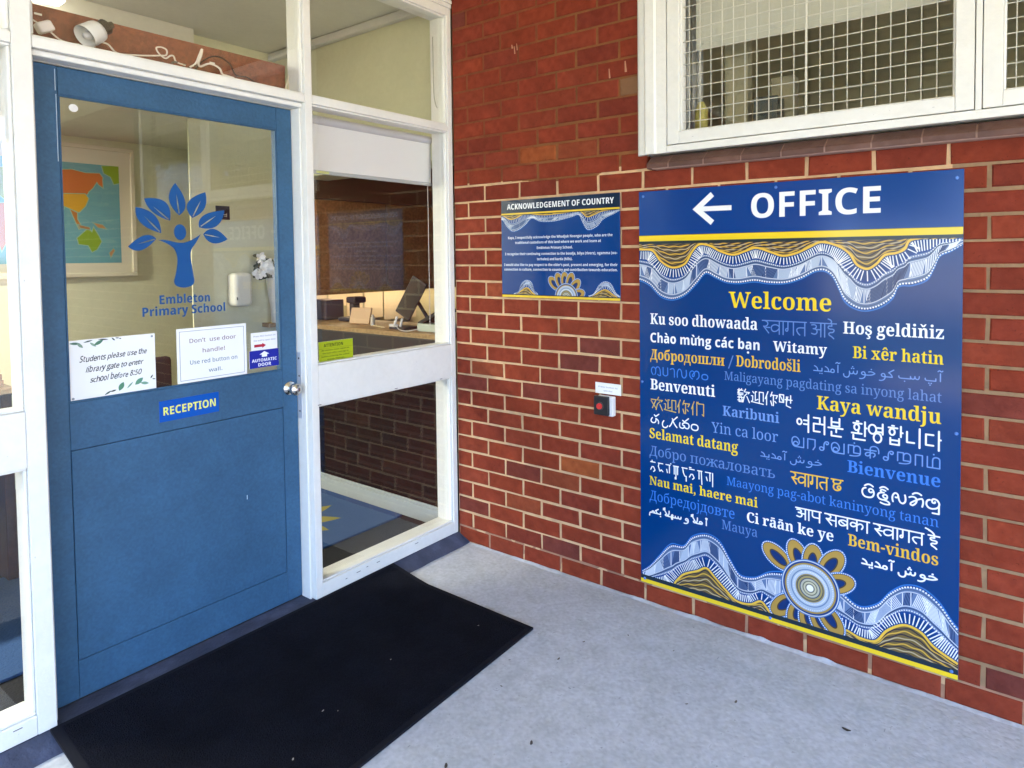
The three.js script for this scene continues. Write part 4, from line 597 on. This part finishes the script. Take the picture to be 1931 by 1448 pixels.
single('cable', uvm(tube([[-.08, 2.345, 1.352], [-.075, 2.362, 1.333], [-.072, 2.40, 1.318], [-.07, 2.425, 1.308], [-.07, 2.40, 1.312], [-.072, 2.366, 1.323], [-.08, 2.357, 1.314], [-.08, 2.376, 1.274], [-.08, 2.366, 1.236], [-.08, 2.345, 1.224], [-.08, 2.342, 1.20], [-.08, 2.34, 1.178]], .0042, 120)), M([.74, .66, .54], .5), 'thicker pale cable kinked upward at the right of the door ledge', 'cable');
{ const l = []; for (let i = 0; i < 46; i++) { const g = new THREE.CircleGeometry(rr(.004, .010), 5).toNonIndexed(); g.scale(1, .5, 1); g.rotateX(rr(-1.3, 1.3)); g.rotateY(rr(0, 6)); g.translate(-.09 + rr(-.02, .03), 2.318 + rr(0, .03) * rnd() * 1.6, 1.42 + rr(-.09, .05)); l.push(g); } const m = struct('dead_leaves', join(l), M([.16, .13, .10], .9)); m.userData = { kind: 'stuff', label: 'grey heap of dead leaves on the ledge over the door', category: 'leaf litter' }; }
// passage wall: framed map, chair, desk; end wall: dispenser, flowers, small plate
{ const t = thing('framed_map', 'framed world map on the cream wall behind the door glass', 'map', [-2.985, 1.47, 1.1]);
  const zR = .412, zL = 2.05, y0 = 1.47, y1 = 2.43, f = M([.60, .55, .40], .18);
  part(t, 'mount', bx(-2.998, -2.985, y0 + .02, y1 - .02, zR + .02, zL - .02, 0), M([.58, .54, .40], .7));
  for (const a of [[y0, y0 + .03, zR, zL], [y1 - .03, y1, zR, zL], [y0 + .0302, y1 - .0302, zR, zR + .03], [y0 + .0302, y1 - .0302, zL - .03, zL]]) part(t, 'frame_bar', bx(-2.998, -2.968, ...a, .004), f);
  const mt = canvasTex(1024, 560, (g) => {
    g.fillStyle = '#5fa3ac'; g.fillRect(0, 0, 1024, 560); for (let i = 0; i < 500; i++) { g.fillStyle = i & 1 ? 'rgba(80,150,165,.25)' : 'rgba(120,180,175,.25)'; g.beginPath(); g.ellipse(rnd() * 1024, rnd() * 560, 50 * rnd(), 14 * rnd(), 0, 0, 7); g.fill(); }
    const poly = (c, p, o = '#8fb89a') => { g.beginPath(); p = p.map((q) => [q[0] > 880 && q[1] < 110 ? 948 + (q[0] - 890) * .57 : q[0] * .62 + 408, q[1] * 1.05]); p.forEach((q, i) => i ? g.lineTo(q[0] + rr(-4, 4), q[1] + rr(-4, 4)) : g.moveTo(...q)); g.closePath(); g.lineWidth = 9; g.strokeStyle = o; g.stroke(); g.fillStyle = c; g.fill(); };
    poly('#c96f28', [[300, 40], [360, 30], [420, 48], [500, 30], [580, 44], [660, 38], [760, 50], [850, 44], [876, 70], [866, 80], [872, 120], [850, 110], [830, 90], [800, 130], [770, 150], [740, 190], [300, 190]]);
    poly('#8ea32a', [[120, 60], [300, 50], [310, 200], [260, 230], [190, 190], [130, 150]]); poly('#c77a3a', [[60, 240], [240, 230], [300, 300], [260, 380], [200, 470], [160, 400], [110, 320]]);
    poly('#d6a41e', [[560, 170], [740, 165], [770, 190], [740, 230], [700, 260], [620, 240], [560, 220]]); poly('#7a6a2a', [[480, 200], [560, 220], [600, 240], [570, 300], [545, 330], [510, 260]]); poly('#b9752a', [[640, 250], [680, 262], [690, 300], [720, 340], [700, 350], [670, 310]]);
    poly('#7fa61c', [[680, 400], [720, 370], [760, 350], [780, 372], [800, 345], [830, 390], [850, 420], [820, 460], [780, 470], [760, 440], [690, 430]]); poly('#7fa61c', [[890, 6], [1024, 0], [1024, 90], [985, 100], [960, 60], [905, 40]]);
    poly('#a7794a', [[690, 330], [760, 340], [770, 350], [700, 345]], '#7fae9c'); poly('#b98a5a', [[905, 480], [930, 460], [940, 470], [915, 500]], '#7fae9c'); poly('#b98a5a', [[800, 318], [860, 330], [880, 345], [830, 340]], '#7fae9c');
  });
  const g = new THREE.PlaneGeometry(1.46, .72); g.rotateY(Math.PI / 2); g.translate(-2.984, 1.932, 1.245); part(t, 'printed_map', g, printMat(mt, .3));
}
{ const t = thing('chair', 'dark upholstered chair behind the door glass between two notices', 'chair', [-2.6, .04, .62]);
  part(t, 'backrest', bx(-2.78, -2.70, .50, .86, .30, .80, .03), M([.045, .03, .035], .8)); part(t, 'seat', bx(-2.74, -2.3, .44, .51, .42, .88, .03), M([.045, .03, .035], .8)); for (const [x, z] of [[-2.7, .46], [-2.7, .84], [-2.33, .46], [-2.33, .84]]) part(t, 'leg', cyl(.014, .012, [x, .0405, z], [x, .44, z], 10), steel); }
{ const t = thing('desk', 'dark timber desk behind the left window at the photo edge', 'desk', [-1.6, .04, 2.2]);
  part(t, 'desktop', bx(-1.9, -1.35, .95, .985, 1.60, 2.9, .004), M([.10, .04, .025], .4, { map: woodMap })); part(t, 'side_panel', bx(-1.88, -1.38, .041, .9498, 1.61, 1.65, .003), M([.09, .035, .022], .5, { map: woodMap })); part(t, 'front_panel', bx(-1.6, -1.58, .3, .9498, 1.6502, 2.88, .002), M([.10, .12, .15], .5)); }
single('folder_stack', join([0, 1, 2].map((k) => bx(-1.75, -1.45, .986 + k * .03, 1.014 + k * .03, 1.62 + k * .006, 1.95, .003))), M([.16, .02, .035], .5), 'stack of dark red folders on the desk behind left window', 'folders');
{ const t = thing('soap_dispenser', 'white wall dispenser on the cream wall behind the door glass', 'dispenser', [-1.7, 1.27, .31]);
  part(t, 'cover', bx(-1.75, -1.64, 1.275, 1.50, .245, .372, .028), M([.66, .64, .54], .3)); part(t, 'window_slot', bx(-1.6398, -1.6385, 1.32, 1.34, .352, .36, 0), darkGrey); }
{ const t = thing('vase_of_flowers', 'white flowers in a tapering white vase on the counter end', 'flowers', [-1.69, 1.146, .065]);
  part(t, 'vase', new THREE.LatheGeometry([[0, 0], [.03, 0], [.034, .1], [.05, .22], [.058, .31], [.054, .31], [.045, .2], [0, .19]].map(([a, b]) => new THREE.Vector2(a, b)), 28).toNonIndexed().translate(-1.685, 1.1465, .062), M([.66, .66, .60], .4));
  const pet = []; for (let i = 0; i < 15; i++) { const cx = -1.655 + rr(-.03, .05), cy = 1.555 + rr(-.08, .085), cz = .115 + rr(-.085, .085); for (let k = 0; k < 7; k++) { const g = new THREE.CircleGeometry(.024, 8).toNonIndexed(); g.scale(1, .6, 1); g.translate(.019, 0, 0); g.rotateY(-.6); g.rotateZ(k * .9); g.rotateX(rr(-.5, .5)); g.rotateY(Math.PI / 2 + rr(-.6, .6)); g.translate(cx, cy, cz); pet.push(g); } }
  for (let i = 0; i < 14; i++) { const g = new THREE.CircleGeometry(.03, 8).toNonIndexed(); g.scale(.45, 1, 1); g.rotateZ(rr(0, 6)); g.rotateY(Math.PI / 2 + rr(-.5, .5)); g.translate(-1.715 + rr(-.02, .02), 1.55 + rr(-.08, .09), .115 + rr(-.09, .09)); part(t, 'leaf', g, M([.10, .10, .055], .7, { side: THREE.DoubleSide })); }
  part(t, 'blossoms', join(pet), M([.88, .87, .84], .8, { side: THREE.DoubleSide })).userData.kind = 'stuff';
  for (let i = 0; i < 9; i++) { const g = new THREE.CircleGeometry(.022, 8).toNonIndexed(); g.scale(.5, 1, 1); g.rotateZ(rr(.6, 2.4)); g.rotateY(Math.PI / 2 + rr(-.5, .5)); g.translate(-1.66 + rr(-.02, .02), 1.46 + rr(-.03, .12), .17 + rr(-.03, .05)); part(t, 'leaf', g, M([.05, .055, .02], .7, { side: THREE.DoubleSide })); }
  for (let i = 0; i < 5; i++) part(t, 'stem', cyl(.003, .003, [-1.685, 1.35, .062], [-1.68 + rr(-.05, .05), 1.55, .07 + rr(-.06, .07)], 6), M([.08, .10, .03], .7)); }
{ const t = thing('door_sign', 'small square dark sign with white mark on the cream wall', 'sign', [-1.748, 1.85, .38]);
  part(t, 'plate', bx(-1.7498, -1.744, 1.852, 1.942, .336, .428, .001), M([.05, .04, .05], .4)); const g = new THREE.PlaneGeometry(.088, .086); g.rotateY(Math.PI / 2); g.translate(-1.7435, 1.897, .382); part(t, 'printed_face', g, printMat(canvasTex(128, 128, (c) => { c.fillStyle = '#33303a'; c.fillRect(0, 0, 128, 128); c.fillStyle = '#cfcabb'; c.fillRect(70, 78, 26, 7); c.fillRect(74, 94, 18, 6); c.fillRect(96, 70, 6, 34); }), .4)); }
{ // ceiling batten of the entry
  const t = thing('ceiling_light', 'white fluorescent batten under the entry ceiling at upper left', 'ceiling light', [-1.5, 2.9, 2.0]);
  part(t, 'housing', bx(-1.56, -1.44, 2.955, 3.018, 1.30, 2.7, .004), M([.8, .8, .78], .5));
  part(t, 'diffuser', bx(-1.55, -1.45, 2.915, 2.9548, 1.31, 2.69, .01), new THREE.MeshStandardMaterial({ color: 0xffffff, emissive: C(1, .95, .80), emissiveIntensity: 2.6 * .45 }));
  const L = new THREE.RectAreaLight(C(1, .985, .84), 2.6, .1, 1.36); L.position.set(-1.5, 2.912, 2.0); L.rotation.set(-Math.PI / 2, 0, 0); L.castShadow = true; scene.add(L);
}
{ // second batten, in the passage, out of the frame to the left: it lights the map wall
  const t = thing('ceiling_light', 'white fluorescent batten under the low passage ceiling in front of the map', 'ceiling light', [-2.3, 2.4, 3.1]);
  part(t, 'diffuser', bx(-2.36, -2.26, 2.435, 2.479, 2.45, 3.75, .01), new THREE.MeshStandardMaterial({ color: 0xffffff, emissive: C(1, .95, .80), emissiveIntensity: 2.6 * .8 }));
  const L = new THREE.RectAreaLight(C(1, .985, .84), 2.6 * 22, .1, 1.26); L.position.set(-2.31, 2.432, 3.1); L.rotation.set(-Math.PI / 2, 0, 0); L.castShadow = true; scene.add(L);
}
// ---------- door mat and scraps on the porch ----------
{ const t = thing('doormat', 'large black doormat in front of the blue door', 'mat', [.46, 0, 1.19]);
  const prof = (x0, x1, th) => { const s = new THREE.Shape(), top = (x) => (x < .25 ? .046 - x * .142 : .0105), n = 14, f = (x) => Math.max(.0012, top(x) - .009), xs = Array.from({ length: n + 1 }, (_, i) => x0 + (x1 - x0) * Math.pow(i / n, 1.8)); xs.forEach((x, i) => i ? s.lineTo(x, top(x) + th) : s.moveTo(x, top(x) + th)); [...xs].reverse().forEach((x) => s.lineTo(x, f(x))); return s; };
  const ex = (x0, x1, z0, z1, th) => { const g = new THREE.ExtrudeGeometry(prof(x0, x1, th), { depth: z1 - z0, bevelEnabled: false, steps: 24 }); g.translate(0, 0, z0); const p = g.attributes.position; for (let i = 0; i < p.count; i++) { const z = p.getZ(i), x = p.getX(i); p.setX(i, x * (1 + .033 * (z - .479) / .93) - .012 * (x / .9)); p.setZ(i, z + .010 * (x - .5)); } g.computeVertexNormals(); return uvm(g); };
  part(t, 'rubber_border', ex(.003, .925, .475, 1.905, 0), M([.012, .0125, .017], .8, { specularIntensity: .15 }));
  part(t, 'pile', ex(.022, .902, .500, 1.878, .0028), M([.0125, .0135, .0205], 1, { specularIntensity: .12, map: tex(512, (u, v) => { const a = vn(u, v, 200, 171), b = fbm(u, v, 6, 4, 173); let k = .62 + .3 * a + .25 * (b - .4); if (H(Math.floor(u * 256), Math.floor(v * 256), 9) > .994) k = 1; return [k, k, k]; }, .5), bumpMap: tex(512, (u, v) => vn(u, v, 210, 177), .5, false), bumpScale: .004 }));
}
const scrapMats = [M([.12, .10, .08], .9), M([.06, .05, .045], .9), M([.5, .46, .40], .9)];
function scrap(x, y, z, s, mi, label, group) { const g = new THREE.CircleGeometry(s, 7).toNonIndexed(), p = g.attributes.position; for (let i = 0; i < p.count; i++) p.setZ(i, Math.abs(p.getX(i)) * .25); g.scale(1, .45, 1); g.rotateX(-Math.PI / 2 + rr(-.2, .2)); g.rotateY(rr(0, 6)); g.translate(x, y, z); single('leaf_scrap', g, scrapMats[mi], label, 'leaf', group); }
for (const [x, z, s] of [[1.316, 1.001, .011], [1.157, 1.229, .012], [1.123, .586, .009], [1.046, .839, .006], [1.14, .433, .007], [.967, .70, .005], [1.268, .29, .006], [2.144, .357, .016], [1.79, .432, .009], [1.651, .541, .006], [1.472, .281, .005]]) scrap(x, .0015, z, s, rnd() > .5 ? 0 : 1, 'tiny dark leaf scrap lying on the bare concrete', 'dark leaf scraps on the concrete');
for (const [x, z, s] of [[.634, 1.308, .006], [.715, .608, .004], [.595, .979, .004], [.677, 1.278, .003], [.752, 1.496, .006]]) scrap(x, .0155, z, s, 2, 'tiny pale leaf scrap lying on the black doormat', 'pale leaf scraps on the doormat');
// ---------- the yard behind the viewpoint: seen only as reflections and as the light it sends in ----------
function tree(x, z, h, r, label) {
  const t = thing('tree', label, 'tree', [x, -.12, z], 'trees of the yard mirrored in the signs');
  const tr = []; tr.push(cyl(.22, .12, [x, -.13, z], [x + .2, h * .55, z], 10)); for (let i = 0; i < 6; i++) { const a = rr(0, 6.28); tr.push(cyl(.09, .03, [x + .1, h * rr(.3, .5), z], [x + Math.cos(a) * r * .7, h * rr(.6, .9), z + Math.sin(a) * r * .7], 7)); }
  part(t, 'trunk', join(tr), M([.16, .12, .09], .9));
  const lv = new THREE.PlaneGeometry(.34, .18), N = 2600, im = new THREE.InstancedMesh(lv, new THREE.MeshStandardMaterial({ color: C(.075, .115, .035), roughness: .7, side: THREE.DoubleSide }), N), d = new THREE.Object3D();
  for (let i = 0; i < N; i++) { const c = Math.floor(rnd() * 16), ca = c * 2.4, cr = r * (.25 + .6 * ((c * 37 % 16) / 16)), cy = h * (.45 + .45 * ((c * 11 % 16) / 16)); d.position.set(Math.cos(ca) * cr + rr(-1, 1) * r * .35 * rnd() * 1.6, cy + rr(-1, 1) * .8, Math.sin(ca) * cr + rr(-1, 1) * r * .35 * rnd() * 1.6); d.rotation.set(rr(0, 6), rr(0, 6), rr(0, 6)); d.updateMatrix(); im.setMatrixAt(i, d.matrix); }
  im.name = 'crown'; im.userData.kind = 'stuff'; im.castShadow = im.receiveShadow = true; t.add(im);
}
tree(-1.5, 20, 7.5, 3.0, 'leafy green tree standing in the yard straight behind the viewpoint'); tree(4.6, 24, 9, 3.4, 'taller leafy tree standing in the yard behind the viewpoint'); tree(13.5, 7, 8, 3.2, 'leafy tree standing in the yard off to the right of the porch');
for (const [x, z, l] of [[.06, 5.0 - .15, 'white square porch post beside the entrance wall, behind the viewpoint'], [5.8 - .15, 5.0 - .15, 'white square porch post at the outer corner of the roof']]) { const t = thing('porch_post', l, 'post', [x, 0, z], 'white posts of the porch roof'); part(t, 'shaft', bx(x - .05, x + .05, .001, 3.033, z - .05, z + .05, .004), white); part(t, 'foot', bx(x - .065, x + .065, .0005, .06, z - .065, z + .065, .004), steel); }
renderer.render(scene, camera);
